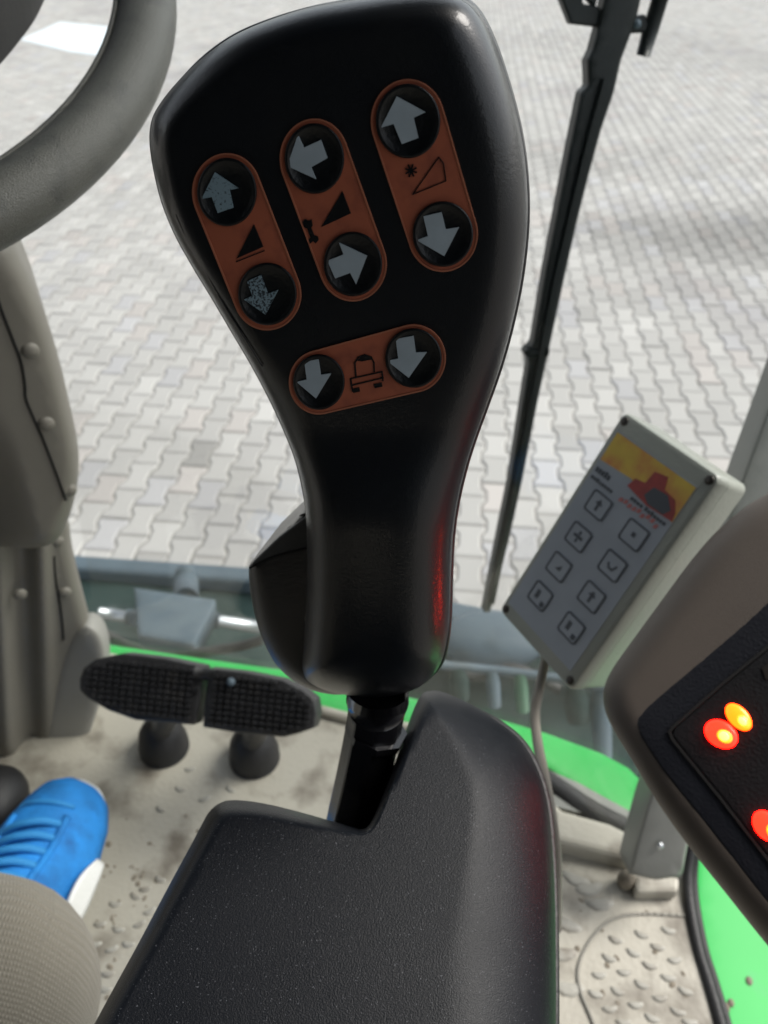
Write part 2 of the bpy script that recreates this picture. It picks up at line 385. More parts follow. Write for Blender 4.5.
# ============================================================ PAVED YARD
GZ = -1.64
STAINS = [(PZ(745, 236, GZ)[:2], (1.9, .9), .42), (PZ(650, 290, GZ)[:2], (1.1, .5), .12), (PZ(203, 450, GZ)[:2], (.17, .2), .22), (PZ(560, 160, GZ)[:2], (2.2, .9), .16), (PZ(600, 40, GZ)[:2], (3.5, 1.5), .12), (PZ(250, 545, GZ)[:2], (.5, .3), .08), (PZ(640, 400, GZ)[:2], (.5, .4), .10), (PZ(130, 130, GZ)[:2], (1.6, 1.0), .12), (PZ(700, 60, GZ)[:2], (3, 1.2), .10)]
def build_paving():
    yaw = math.radians(5.4); L = .222; W = .128; A = .0105; J = .005
    fv = np.array([math.sin(yaw), math.cos(yaw)]); rv = np.array([math.cos(yaw), -math.sin(yaw)])
    hw, hn = W/2+A-J/2, W/2-A-J/2; hl = L/2-J/2
    hx = .034; tx = .068
    o0 = [(-hw, -hl), (hw, -hl), (hw, -hl+hx), (hn, -hl+tx), (hn, hl-tx), (hw, hl-hx), (hw, hl), (-hw, hl), (-hw, hl-hx), (-hn, hl-tx), (-hn, -hl+tx), (-hw, -hl+hx)]
    ch = .010
    o1 = []
    for x, y in o0: o1.append((x-math.copysign(ch, x), y-math.copysign(ch, y) if abs(y) > hl-.002 else y*(1-.02)))
    o0 = np.array(o0); o1 = np.array(o1); K = 12
    V = []; Fc = []; T = []
    nv = 0
    for i in range(-100, 125):
        for j in range(7, 120):
            ph = .5*(i % 2)
            c = rv*(i*W)+fv*((j+ph)*L)
            lim = .75+.66*c[1]
            if abs(c[0]-.2) > lim*.95 or c[1] > 26: continue
            near = c[1] < 11
            tilt = rng.normal(0, .0007, 2); dz = rng.normal(0, .0012); ang = rng.normal(0, .008)
            ca, sa = math.cos(ang), math.sin(ang)
            for oo, z in ((o0, -.0065), (o1, 0.0)):
                x = oo[:, 0]*ca-oo[:, 1]*sa; y = oo[:, 0]*sa+oo[:, 1]*ca
                w = c[None]+x[:, None]*rv+y[:, None]*fv
                zz = GZ+z+dz+(tilt[0]*x+tilt[1]*y)*8
                V.append(np.column_stack([w, zz]))
            Fc.append(tuple(nv+K+k for k in range(K)))
            for k in range(K): l = (k+1) % K; Fc.append((nv+k, nv+l, nv+K+l, nv+K+k))
            nv += 2*K
            b = .40+rng.normal(0, .026)
            for (sx_, sy_), sr, sk_ in STAINS:
                q_ = math.hypot((c[0]-sx_)/sr[0], (c[1]-sy_)/sr[1])
                if q_ < 1: b *= 1-sk_*(1-q_*q_)
            r = rng.random()
            col = np.array([b, b*.975, b*.94])
            if r < .07: col *= np.array([1.02, .98, .97])
            elif r < .14: col *= np.array([.97, .98, 1.03])
            if rng.random() < .05: col *= 1.10
            T += [col]*(2*K)
    V = np.vstack(V)
    o = obj('paving', V, Fc, 'stone', smooth=False, kind='structure')
    a = o.data.color_attributes.new('tone', 'FLOAT_COLOR', 'POINT')
    T = np.column_stack([np.array(T), np.ones(len(T))]); a.data.foreach_set('color', T.ravel())
build_paving()
obj('ground', [(-90, -60, GZ-.008), (90, -60, GZ-.008), (90, 160, GZ-.008), (-90, 160, GZ-.008)], [(0, 1, 2, 3)], 'asphalt', smooth=False, kind='structure')
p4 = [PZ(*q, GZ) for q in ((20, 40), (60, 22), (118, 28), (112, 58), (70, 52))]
obj('reflection_patch', *slab(p4, GZ-.02, GZ+.006), 'patch', smooth=False, kind='structure')  # pale patch laid on the ground in place of a windscreen reflection

# ============================================================ MACHINE BEYOND THE WINDSCREEN
fl = thing('front_linkage', 'dark teal machine frame with blue-grey crossbeam and silver rods seen through the lower windscreen', 'machinery', PZ(300, 640, -.5))
pz = Plane((0, 0, 1), (0, 0, -.5))
out = [(-160, 560), (60, 568), (260, 588), (440, 625), (560, 640), (700, 700), (700, 820), (500, 760), (300, 715), (60, 670), (-160, 650)]
obj('frame_plate', *slab([PZ(x, y, -.55) for x, y in out], -.75, -.55), 'teal', fl, smooth=False)
a0 = P(-140, 556, 1.95); a1 = P(262, 585, 1.85); a2 = P(545, 640, 1.62); a3 = P(700, 690, 1.5)
mb = MB()
def beam(a, b, w, h):
    d = b-a; L = np.linalg.norm(d); d /= L; s = np.cross(d, [0, 0, 1]); s /= np.linalg.norm(s); u = np.cross(s, d)
    return boxv((a+b)/2, d, s, u, L/2, w/2, h/2)
mb.add(*beam(a0, a1+(a1-a0)*.02, .05, .07)); mb.add(*beam(a1, a2, .055, .075)); mb.add(*beam(a2, a3, .05, .07))
bevel(obj('crossbeam', mb.v, mb.f, 'bluegrey', fl, smooth=False), .012, 3)
pb = plane3((130, 590, 1.55), (215, 600, 1.55), (165, 640, 1.48))
c = catmull([(134, 589, 8), (175, 594, 8), (216, 600, 8), (208, 620, 8), (193, 645, 8), (165, 641, 8), (139, 636, 8), (136, 610, 8)], 5)
c = np.array([(134, 588), (216, 600), (213, 610), (194, 646), (138, 636), (135, 596)], float); c = np.column_stack([c, np.full(len(c), 8)])
V, f = pillow(c, pb, .006, .05, step=3, grid=6, rings=(1, 3)); fixn(obj('bracket', V, f, 'bluegrey', fl))
for (xa, ya, xb, yb) in ((100, 613, 128, 617), (218, 621, 300, 634)):
    V, f = tube([P(xa, ya, 1.6), P(xb, yb, 1.6)], .012); obj('hydraulic_rod', V, f, 'steel', fl)
    V, f = tube([P(xb-1 if xa < 150 else xa-8, (yb if xa < 150 else ya-1), 1.6), P(xb+9 if xa < 150 else xa+2, (yb+1 if xa < 150 else ya), 1.6)], .016); obj('rod_end', V, f, 'bluegrey', fl)
V, f = tube([P(186, 600, 1.62), P(186, 580, 1.75)], .026); obj('pin', V, f, 'bluegrey', fl)
V, f = ellipsoid(P(186, 574, 1.74), BX, BU, BF, .024, .022, .022); obj('pin_head', V, f, 'bluegrey', fl)
# far right cowling and its parts
V, f = ellipsoid(P(492, 640, 1.58), BX, (0, 1, 0), (0, 0, 1), .105, .07, .045, 28, 14); obj('cowling', V, f, 'bluegrey', fl)
V, f = tube([P(432, 664, 1.35), P(500, 671, 1.35), P(570, 680, 1.33), P(640, 700, 1.3)], .008); obj('rail', V, f, 'bluegrey', fl)
for (x, y, w, h, m_) in ((492, 690, 7, 16, 'bluegrey'), (520, 694, 7, 17, 'green_dark'), (600, 725, 10, 32, 'bluegrey'), (575, 706, 12, 14, 'teal'), (458, 686, 10, 12, 'teal')):
    t = 1.3; V, f = tube([P(x, y-h, t), P(x+1, y-h*.4, t-.01), P(x+3, y+h, t)], [w*t/F*.8, w*t/F, w*t/F*.9], 12); obj('hose_fitting' if m_ != 'bluegrey' else 'valve', V, f, m_, fl)
for k, pts in enumerate([[(430, 655), (470, 676), (515, 668), (560, 690)], [(100, 632), (160, 655), (230, 648), (262, 640)]]):
    cc = catmull([P(x, y, 1.42) for x, y in pts], 8, closed=False); V, f = tube(cc, .009, 10); obj('hose', V, f, 'rubber', fl)

# ---------------------------------------------------------- green bodywork
gb = thing('green_bonnet', 'long narrow bright green body edge curving under the windscreen beyond the pedals', 'bodywork', PZ(345, 700, -.03))
gout = [(-60, 636), (60, 641), (110, 645), (210, 660), (290, 671), (345, 684), (410, 698), (480, 714), (545, 733), (600, 753), (628, 768), (662, 803), (660, 822), (648, 827), (622, 822), (588, 795), (540, 764), (480, 741), (430, 728), (345, 714), (290, 699), (210, 675), (110, 656), (60, 651), (-60, 645)]
g = np.array([(x, y, 5) for x, y in gout], float)
V, f = pillow(g, Plane((0, 0, 1), (0, 0, -.035)), .004, .10, step=4, grid=9, rings=(1, 2.5)); fixn(obj('nose_panel', V, f, 'green', gb))
gf = thing('green_fender', 'broad bright green fender outside the door at the lower right', 'bodywork', PZ(740, 960, -.12))
g = np.array([(694, 850, 20), (760, 850, 20), (980, 900, 20), (980, 1120, 20), (760, 1140, 20), (716, 1040, 20), (700, 980, 20), (690, 900, 20)], float)
V, f = pillow(g, Plane((.12, -.05, 1), PZ(740, 960, -.12)), .006, .06, step=6, grid=14, rings=(2, 6, 12)); fixn(obj('fender_panel', V, f, 'green', gf))
pfn = Plane((.12, -.05, 1), PZ(740, 960, -.12))
for (x, y, r) in ((749, 981, 4.5), (725, 1008, 6), (731, 1003, 4)):
    q = pfn.at(x, y, .006)[0]; ax, ay, az = frame(pfn.n); V, f = ellipsoid(q, ax, ay, az, r*.001, r*.0008, .002, 12, 5, True); obj('mud_spot', V, f, 'mud', gf)

# ============================================================ CAB
front_px = [(60, 655), (110, 659), (210, 680), (345, 718), (430, 733), (480, 750), (540, 790), (600, 838), (640, 853), (688, 872)]
front = [PZ(x, y, 0) for x, y in front_px]
door = [PZ(x, y, 0) for x, y in ((696, 905), (708, 960), (722, 1024))]
poly = [(-.95, -.5, 0), (-.95, .78, 0), (-.6, .74, 0)]+[tuple(p) for p in front]+[tuple(p) for p in door]+[(.30, .1, 0), (.30, -.5, 0)]
fo = obj('floor', *slab(poly, -.05, 0), 'floor', smooth=False, kind='structure'); bevel(fixn(fo), .008, 3)
# raised treads, groove and dirt (floor texture) on the floor
p0 = Plane((0, 0, 1), (0, 0, 0))
def crescent(px, py, s, mb, rot=0.0):
    q = PZ(px, py, 0); V = []; n = 10
    for lay, (z, k) in enumerate(((-.001, 1.0), (.0012, .80), (.0015, .5))):
        for i in range(n):
            a = 2*math.pi*i/n; x = math.cos(a)*s*k; y = math.sin(a)*s*.42*k+.22*s*math.cos(a)**2
            V.append((q[0]+x*math.cos(rot)-y*math.sin(rot), q[1]+x*math.sin(rot)+y*math.cos(rot), z))
    f = [tuple(range(2*n, 3*n))]
    for l in range(2):
        for i in range(n): j = (i+1) % n; f.append((l*n+i, l*n+j, (l+1)*n+j, (l+1)*n+i))
    mb.add(V, f)
mb = MB()
tr = [(205, 335), (300, 315), (400, 300), (180, 402), (270, 383), (360, 362), (425, 410), (145, 465), (238, 455), (330, 430), (400, 475), (130, 535), (213, 525), (300, 500), (463, 525), (185, 590), (280, 575), (370, 550), (235, 640), (340, 625), (435, 600), (480, 640), (400, 690), (300, 700)]
for (x, y) in tr: crescent(560+x/3.69, 850+y/3.69, .0078, mb, random.uniform(-.5, .1))
for (x, y) in ((590, 890), (566, 925), (562, 955), (600, 905), (568, 990), (575, 880)): crescent(x, y, .016, mb, random.uniform(-.6, .3))
for (x, y) in ((115, 905), (135, 897), (150, 912), (165, 905), (100, 925), (118, 930), (140, 925), (95, 945), (112, 950), (90, 965), (108, 975), (128, 945), (145, 890), (105, 990), (160, 880)): crescent(x, y, .007, mb, random.uniform(-.6, .6))
for (x, y) in ((180, 790), (205, 800), (160, 810), (230, 790), (190, 770)): crescent(x, y, .007, mb, random.uniform(-.6, .6))
o = obj('floor_tread', mb.v, mb.f, 'tread', None); o['kind'] = 'structure'
mb = MB()
gp = catmull([(690, 916), (640, 914), (612, 920), (592, 938), (579, 965), (580, 990), (592, 1020), (602, 1050)], 8, closed=False)
for i in range(len(gp)-1): line([gp[i], gp[i+1]], 3.2, p0, .0004, .0012+1e-5*i, mb=mb)
o = obj('floor_groove', mb.v, mb.f, 'groove', None); o['kind'] = 'structure'
mb = MB()
for _ in range(70):
    if random.random() < .75: x = random.gauss(128, 28); y = 905+(128-x)*.8+random.gauss(0, 38)
    else: x = random.uniform(560, 700); y = random.uniform(880, 1010)
    if y < 800 or y > 1010: continue
    q = PZ(x, y, 0); r = random.uniform(.001, .0038); a = random.uniform(0, 3)
    V, f = ellipsoid((q[0], q[1], -.0003), (math.cos(a), math.sin(a), 0), (-math.sin(a), math.cos(a), 0), (0, 0, 1), r, r*random.uniform(.4, .9), r*.28, 9, 4, True); mb.add(V, f)
o = obj('floor_dirt', mb.v, mb.f, 'mud', None); o['kind'] = 'stuff'; o['label'] = 'dried brown mud crumbs scattered over the beige floor beside the blue shoe'; o['category'] = 'dirt'

cab = thing('tractor_cab', 'tractor cab shell with clear windscreen, grey door pillar and black rubber seals', 'cab', (0, 0, 0))
wl = [np.array([-.95, .80, 0]), np.array([-.62, .76, 0])]+[p+np.array([.006, .012, 0]) for p in front]
wc = catmull([p[:3] for p in wl], 4, closed=False)
def glass():
    V = []; n = len(wc)
    for lay, off in ((0, 0.0), (1, .005)):
        for z in (-.02, .4, .85, 1.36):
            for p in wc: V.append((p[0]+off*.4, p[1]+off+.05*max(z, 0), z))
    f = []; m_ = 4*n
    for l in (0, 1):
        for r in range(3):
            for i in range(n-1):
                q = (l*m_+r*n+i, l*m_+r*n+i+1, l*m_+(r+1)*n+i+1, l*m_+(r+1)*n+i); f.append(q if l == 0 else q[::-1])
    return V, f
V, f = glass(); obj('windscreen', V, f, 'glass', cab)
sp = catmull([PZ(x, y, -.012) for x, y in ((440, 727), (500, 752), (545, 782), (590, 812), (640, 838), (690, 862))], 6, closed=False)
V, f = tube(sp, [.007+.006*min(1, i/12) for i in range(len(sp))], 12); obj('windscreen_seal', V, f, 'rubber', cab)
sp2 = catmull([PZ(x, y, .004) for x, y in ((60, 654), (110, 658), (210, 679), (345, 717), (440, 734), (500, 762))], 6, closed=False)
V, f = tube(sp2, .006, 10); obj('sill_trim', V, f, 'floor', cab)
sp = catmull([PZ(x, y, z) for x, y, z in ((700, 800, .06), (690, 850, .02), (688, 890, .004), (697, 945, .0), (709, 985, .0), (722, 1030, .0), (740, 1100, 0))], 6, closed=False)
V, f = tube(sp, .0052, 12); obj('door_seal', V, f, 'rubber', cab)
V, f = tube(sp+np.array([.0075, .002, -.005]), .004, 12); obj('door_seal', V, f, 'rubber', cab)
# floor sill between windscreen and tread area (raised lip)
lp = [PZ(x, y, .02) for x, y in ((552, 806), (610, 822), (642, 838), (640, 862), (600, 852), (550, 840))]
o = obj('floor_lip', *slab(lp, -.01, .02), 'floor', cab, smooth=False); bevel(fixn(o), .007, 3)
lp = [PZ(x, y, -.02) for x, y in ((540, 775), (575, 790), (640, 826), (640, 845), (600, 826), (545, 812))]
o = obj('dark_sill', *slab(lp, -.06, -.005), 'pillar', cab, smooth=False); fixn(o)
# door pillar: foot bracket and post up the right edge
pp = plane3((655, 860, .70), (760, 430, .62), (690, 860, .70))
c = np.array([(629, 874), (636, 845), (646, 808), (662, 760), (728, 520), (745, 470), (768, 408), (800, 320), (880, 60), (935, 60), (860, 340), (815, 470), (740, 700), (700, 800), (687, 848), (682, 876), (655, 880)], float)
V, f = pillow(np.column_stack([c, np.full(len(c), 5)]), pp, .004, .03, step=7, grid=14, rings=(1.5, 4)); pil = fixn(obj('door_pillar', V, f, 'pillar', cab))
q = pp.at(660, 846, .006)[0]; ax, ay, az = frame(pp.n)
V, f = ellipsoid(q, ax, ay, az, .0032, .0032, .002, 14, 5, True); obj('screw', V, f, 'steel', pil)
V, f = ellipsoid(PZ(626, 880, .010), BX, (0, 1, 0), (0, 0, 1), .0085, .008, .012, 16, 8); obj('knob', V, f, 'mud', pil)
lp = [PZ(x, y, .016) for x, y in ((634, 874), (680, 876), (679, 892), (636, 892))]
o = obj('pillar_foot', *slab(lp, -.001, .016), 'floor', pil, smooth=False); bevel(fixn(o), .004, 2)
# roof that shades the inside; unseen rear wall added for dark reflections
o = obj('roof', *boxv((-.30, .1, 1.41), (1, 0, 0), (0, 1, 0), (0, 0, 1), .72, .78, .045), 'dark_roof', cab, smooth=False); bevel(o, .03, 3)
o = obj('rear_shade_wall', *boxv((-.30, -.62, .62), (1, 0, 0), (0, 1, 0), (0, 0, 1), .66, .02, .72), 'dark_roof', cab, smooth=False)

o = obj('side_shade_wall', *boxv((-.985, -.22, .66), (1, 0, 0), (0, 1, 0), (0, 0, 1), .02, .38, .68), 'dark_roof', cab, smooth=False)  # unseen wall added to block light from the left of the grip
# ============================================================ WIPER (outside the glass)
wi = thing('windscreen_wiper', 'long black windscreen wiper slanting across the paved yard', 'wiper', P(485, 612, .93))
tw = lambda y: .90 - .30*(612-y)/612
pw = plane3((485, 612, .90), (600, 60, .63), (640, 300, .745))
pw2 = Plane(pw.n, pw.q)
arm_l = [(484, 612), (488, 590), (498, 540), (510, 482), (523, 400), (529, 362), (524, 352), (533, 344), (545, 273), (557, 212), (569, 150), (581, 92), (588, 86), (587, 60), (592, 50)]
arm_r = [(621, 60), (614, 92), (601, 130), (588, 178), (577, 222), (565, 275), (550, 345), (538, 400), (522, 482), (509, 540), (496, 590), (490, 613)]
c = np.array(arm_l+[(600, 20), (612, -40), (650, -40), (636, 20)]+arm_r, float)
V, f = pillow(np.column_stack([c, np.full(len(c), 4)]), pw, .003, .010, step=4, grid=8, rings=(1, 2)); fixn(obj('arm', V, f, 'wiper', wi))
mb = line([(491, 600), (515, 482), (540, 350), (554, 278), (571, 205), (588, 135), (603, 80)], 4, pw, .002, .0075)
o = obj('blade_spine', mb.v, mb.f, 'wiper', wi, smooth=False)
mb = prism([(560, -30), (556, -2), (566, 24), (592, 27), (601, 16), (592, 6), (578, 4), (574, -30)], pw, -.012, -.002)
prism([(574, -30), (580, -4), (592, 8), (600, -30)], pw, -.008, -.001, mb)
o = obj('linkage_bracket', mb.v, mb.f, 'wiper', wi, smooth=False); bevel(fixn(o), .0015, 2)
mb = prism([(617, 20), (640, 14), (645, 30), (636, 33), (616, 34), (608, 28)], pw, -.010, -.001)
o = obj('cross_link', mb.v, mb.f, 'wiper', wi, smooth=False); bevel(fixn(o), .0015, 2)
V, f = tube([pw.at(643, 56, -.004)[0], pw.at(651, 28, -.004)[0], pw.at(672, -40, -.004)[0]], [.0055, .0065, .0065], 12); obj('parallel_rod', V, f, 'wiper', wi)
q = pw.at(637, 24, .0)[0]; ax, ay, az = frame(pw.n); V, f = ellipsoid(q, ax, ay, az, .0035, .0035, .003, 12, 5, True); obj('rivet', V, f, 'bluegrey', wi)
V, f = tube([pw.at(527, 352, .0)[0], pw.at(547, 351, .0)[0]], .0055, 10); obj('blade_clip', V, f, 'wiper', wi)

# ============================================================ STEERING WHEEL
def rotm(a, b):
    v = np.array([a, b, 0.]); th = np.linalg.norm(v); k = v/th; K = np.array([[0, -k[2], k[1]], [k[2], 0, -k[0]], [-k[1], k[0], 0]])
    return np.eye(3)+math.sin(th)*K+(1-math.cos(th))*K@K
wc_, wr, wR = np.array([-.3232, .2612, .3674]), .2061, rotm(.4346, -.2219)
wx, wy, wz = [wR[0, i]*BX+wR[1, i]*BU+wR[2, i]*BF for i in range(3)]
wcen = cam2w(wc_)
if wz[2] < 0: wz = -wz
sw = thing('steering_wheel', 'thick grey vinyl steering wheel rim at the upper left', 'steering wheel', wcen)
path = [wcen+wr*(math.cos(a)*wx+math.sin(a)*wy) for a in np.linspace(0, 2*math.pi, 120, endpoint=False)]
V, f = tube(path, .0148, 28, closed=True); rim = obj('rim', V, f, 'wheel', sw)
pr = [wcen+(wr-.0150)*(math.cos(a)*wx+math.sin(a)*wy)+wz*.0055 for a in np.linspace(0, 2*math.pi, 160, endpoint=False)]
V, f = tube(pr, .0014, 8, closed=True); obj('rim_seam', V, f, 'wheel', rim)
V, f = ellipsoid(wcen-wz*.03, wx, wy, wz, .095, .095, .035, 40, 14); obj('hub', V, f, 'rubber', sw)
padp = Plane(wz if wz@(CAM-wcen) > 0 else -wz, wcen-(wz if wz@(CAM-wcen) > 0 else -wz)*.02)
V, f = pillow(catmull(np.array([(-420, -250, 30), (-130, -310, 30), (0, -210, 20), (50, -110, 20), (32, -45, 14), (6, -8, 14), (-20, 20, 14), (-64, 62, 20), (-220, 100, 30), (-420, 80, 30)], float), 5), padp, .008, .03, step=10, grid=16, rings=(2, 6, 12), exact=True); fixn(obj('horn_pad', V, f, 'rubber', sw))
for a in (math.radians(205), math.radians(95), math.radians(-28+360-300)):
    d = math.cos(a)*wx+math.sin(a)*wy
    V, f = tube([wcen-wz*.03+d*.05, wcen-wz*.018+d*.13, wcen+d*(wr-.004)], [.018, .014, .011], 12); obj('spoke', V, f, 'rubber', sw)

def ss(x): x = np.clip(x, 0, 1); return x*x*(3-2*x)
# ============================================================ STEERING COLUMN
sc = thing('steering_column', 'beige-grey moulded steering column cover with bolts at the left', 'steering column', PZ(20, 780, 0))
pa = plane3((0, 250, .52), (0, 540, .66), (75, 420, .62))
ca = np.array([(-160, 225, 60), (-20, 236, 60), (8, 240, 40), (22, 262, 30), (36, 292, 26), (49, 325, 26), (60, 362, 26), (69, 400, 24), (77, 438, 22), (79, 466, 20), (76, 492, 20), (68, 520, 20), (55, 542, 20), (30, 548, 20), (-10, 546, 20), (-160, 540, 60)], float)
V, f = pillow(catmull(ca, 4), pa, .022, .10, step=5, grid=9, exact=True, extra=lambda v, d: -.045*ss((28-v[:, 0]+(v[:, 1]-480)*.25)/70)*ss((v[:, 1]-395)/120)); up = fixn(obj('upper_cover', V, f, 'column', sc))
pl_ = plane3((0, 530, .72), (0, 760, .90), (85, 600, .82))
cb = np.array([(-160, 470, 60), (40, 500, 20), (66, 515, 20), (72, 545, 18), (80, 580, 18), (90, 620, 18), (92, 650, 18), (86, 700, 18), (76, 745, 18), (60, 775, 18), (30, 785, 20), (-10, 765, 20), (-160, 740, 60)], float)
V, f = pillow(catmull(cb, 4), pl_, .02, .12, step=5, grid=6, exact=True, extra=lambda v, d: .009*np.cos((v[:, 0]-v[:, 1]*.05+30)/7.5)*ss(d/24)*ss((62-v[:, 0])/30)); lo = fixn(obj('lower_cover', V, f, 'column', sc))
pf = plane3((95, 600, .80), (60, 780, .93), (60, 650, .83))
cf = np.array([(86, 600, 12), (98, 601, 12), (107, 615, 12), (110, 640, 12), (105, 672, 12), (95, 705, 12), (84, 740, 12), (68, 772, 12), (50, 784, 12), (38, 772, 12), (40, 730, 12), (48, 690, 12), (56, 655, 12), (68, 620, 12)], float)
V, f = pillow(catmull(cf, 4)+np.array([-4, 26, 0]), pf, .008, .02, step=4, grid=7); fixn(obj('side_flare', V, f, 'column_pale', sc))
V, f = ellipsoid(PZ(-8, 803, .02), BX, (0, 1, 0), (0, 0, 1), .035, .04, .03); obj('base_gaiter', V, f, 'rubber', sc)
def surf_line(pts, w, plane, h, name, m_, par):
    cc = catmull([plane.at(x, y, h)[0] for x, y in pts], 6, closed=False); V, f = tube(cc, w, 8); obj(name, V, f, m_, par)
surf_line([(-6, 285), (0, 306), (13, 340), (21, 362), (25, 385), (27, 402), (43, 439), (55, 470), (66, 500)], .0011, pa, .0222, 'seam', 'seam', up)
surf_line([(54, 556), (56, 580), (61, 610), (64, 640)], .0011, pl_, .0205, 'seam', 'seam', lo)
for (x, y, pl, h, par) in ((30, 350, pa, .021, up), (46, 423, pa, .021, up), (69, 490, pa, .016, up), (57, 541, pl_, .018, lo), (65, 592, pl_, .020, lo), (20, 594, pl_, .026, lo)):
    q = pl.at(x, y, h)[0]; ax, ay, az = frame(pl.n); V, f = ellipsoid(q, ax, ay, az, .0062, .0062, .0042, 16, 7, True); obj('bolt', V, f, 'column', par)

# ============================================================ PEDALS
def pedal(pts, label, boot, pxc):
    t = thing('brake_pedal', label, 'pedal', PZ(boot[0], boot[1], 0), 'two black pedals side by side')
    pl = plane3((80, 675, .76), (316, 700, .71), (200, 725, .73))
    V, f = pillow(np.array([(x, y, 4) for x, y in pts], float), pl, .004, .016, step=3, grid=8, rings=(1, 2.5)); pad = fixn(obj('pad', V, f, 'pedal', t))
    mb = MB(); c = np.array([(x, y, 0) for x, y in pts], float)
    u = np.array([1, .115]); w = np.array([-.10, 1])
    for i in range(-20, 30):
        for j in range(-9, 10):
            q = np.array(pxc)+u*i*7.2+w*j*5.9
            d, _ = dist_to(c, q[None])
            if not inside(c, q[None])[0] or d[0] < 3.6: continue
            prism([q+u*2.4+w*1.7, q-u*2.4+w*1.7, q-u*2.4-w*1.7, q+u*2.4-w*1.7], pl, .003, .0072+random.uniform(-.0004, .0004), mb)
    obj('grip_studs', mb.v, mb.f, 'pedal', pad, smooth=False)
    b = PZ(boot[0], boot[1], 0.0)
    V, f = tube([b+(0, 0, -.01), b+(0, 0, .012), b+(0, 0, .03), b+(0, 0, .042), b+(0, 0, .05)], [boot[2], boot[2]*1.0, boot[2]*.86, boot[2]*.6, boot[2]*.2], 28); obj('boot', V, f, 'rubber', t)
    V, f = tube([b+(0, 0, .03), pl.at(boot[0]+5, boot[1]-40, -.012)[0]], .012, 12); obj('pedal_arm', V, f, 'rubber', t)
    return t
p1 = pedal([(80, 679), (84, 668), (96, 659), (124, 653), (165, 658), (203, 666), (202, 690), (195, 725), (160, 722), (136, 720), (108, 710), (88, 698), (80, 690)],
           'black studded brake pedal on the left, next to the steering column', (165, 748, .0265), (140, 688))
p2 = pedal([(209, 668), (245, 672), (284, 680), (304, 690), (315, 699), (317, 714), (314, 728), (300, 733), (284, 737), (240, 733), (203, 727), (205, 700)],
           'black studded brake pedal on the right, next to the joystick grip', (255, 758, .027), (258, 704))
lt = plane3((80, 675, .76), (316, 700, .71), (200, 725, .73)); q = lt.at(231, 682, .008)[0]; ax, ay, az = frame(lt.n)
V, f = ellipsoid(q, ax, ay, az, .004, .004, .004, 12, 6, True); obj('latch_pin', V, f, 'bluegrey', p2)
V, f = tube([lt.at(196, 672, .002)[0], lt.at(216, 676, .002)[0]], .006, 12); obj('latch', V, f, 'rubber', p2)

# ============================================================ DRIVER (leg and shoe)
toe = PZ(72, 795, .02); hd = PZ(26, 915, .02)-toe; hd[2] = 0; hd /= np.linalg.norm(hd); Ls = .30; heel = toe+hd*Ls
side = np.array([hd[1], -hd[0], 0]);
if (side@(PZ(85, 900, 0)-toe)) < 0: side = -side       # +side: towards lower right of the picture
pe = thing('person', 'seated driver in grey woven trousers wearing a bright blue laced trainer', 'person', (heel[0], heel[1], 0))
def shoe_sec(u):  # u from toe 0 to heel 1: half width, top height, lateral offset
    w = np.interp(u, [0, .02, .06, .14, .25, .38, .55, .75, .9, 1], [.012, .030, .041, .050, .0545, .053, .045, .040, .036, .012])
    h = np.interp(u, [0, .03, .08, .16, .28, .42, .58, .7, .85, 1], [.022, .037, .047, .054, .062, .080, .098, .105, .10, .07])
    off = np.interp(u, [0, .2, .5, 1], [.006, 0, -.006, 0])
    return w, h, off
def shoe_mesh(scale, z0, ztop, power, sole=False):
    V = []; f = []; nu = 46; ns = 28
    for i in range(nu):
        u = (i/(nu-1))**1.3; w, h, off = shoe_sec(u); w = w*scale+(.002 if sole else 0)
        c = toe+hd*(Ls*u*(1.0)-(.004 if sole else 0)*(1-2*u))
        for k in range(ns):
            a = 2*math.pi*k/ns; x = math.cos(a); y = math.sin(a)
            if sole:
                xx = math.copysign(abs(x)**.7, x)*w; zz = z0+(ztop-z0)*(.5+.5*math.copysign(abs(y)**.5, y))+.010*max(0, 1-u/.12)**2
            else:
                xx = math.copysign(abs(x)**.85, x)*w*(1-.28*max(0, y)); zz = z0+(h-z0)*(max(0, y)**.85 if y > 0 else 0)+(.010*max(0, 1-u/.12)**2)
            V.append(c+side*(xx+off)+np.array([0, 0, zz]))
    for i in range(nu-1):
        for k in range(ns): l = (k+1) % ns; f.append((i*ns+k, i*ns+l, (i+1)*ns+l, (i+1)*ns+k))
    f += [tuple(range(ns)), tuple(range((nu-1)*ns, nu*ns))]
    return V, f
V, f = shoe_mesh(1.0, .008, 0, 1); shoe = fixn(obj('shoe', V, f, 'shoe', pe))
V, f = shoe_mesh(.88, 0.001, .014, 1, True); fixn(obj('sole', V, f, 'sole', shoe))
def on_shoe(u, s, dz=0.0):
    w, h, off = shoe_sec(u); y = math.sqrt(max(0, 1-min(1, abs(s))**2)); return toe+hd*Ls*u+side*(s*w*.72+off)+np.array([0, 0, .016+(h-.016)*y**.85+dz])
for k in range(8):
    u = .22+k*.05
    cc = catmull([on_shoe(u+.02, -.62, .002), on_shoe(u+.01, -.3, .004), on_shoe(u, 0, .005), on_shoe(u-.012, .3, .004), on_shoe(u-.02, .6, .001)], 5, closed=False)
    V, f = tube(cc, .0036, 8); obj('lace', V, f, 'lace', shoe)
V, f = [], []
for (s0) in (-.66, .66):
    cc = catmull([on_shoe(u, s0, .001) for u in (.17, .28, .40, .52, .62)], 5, closed=False); V, f = tube(cc, .004, 8); obj('eyelet_band', V, f, 'shoe', shoe)
cc = catmull([on_shoe(.13, s, .0005) for s in (-.7, -.35, 0, .35, .7)], 5, closed=False); V, f = tube(cc, .003, 8); obj('toe_stitching', V, f, 'lace', shoe)
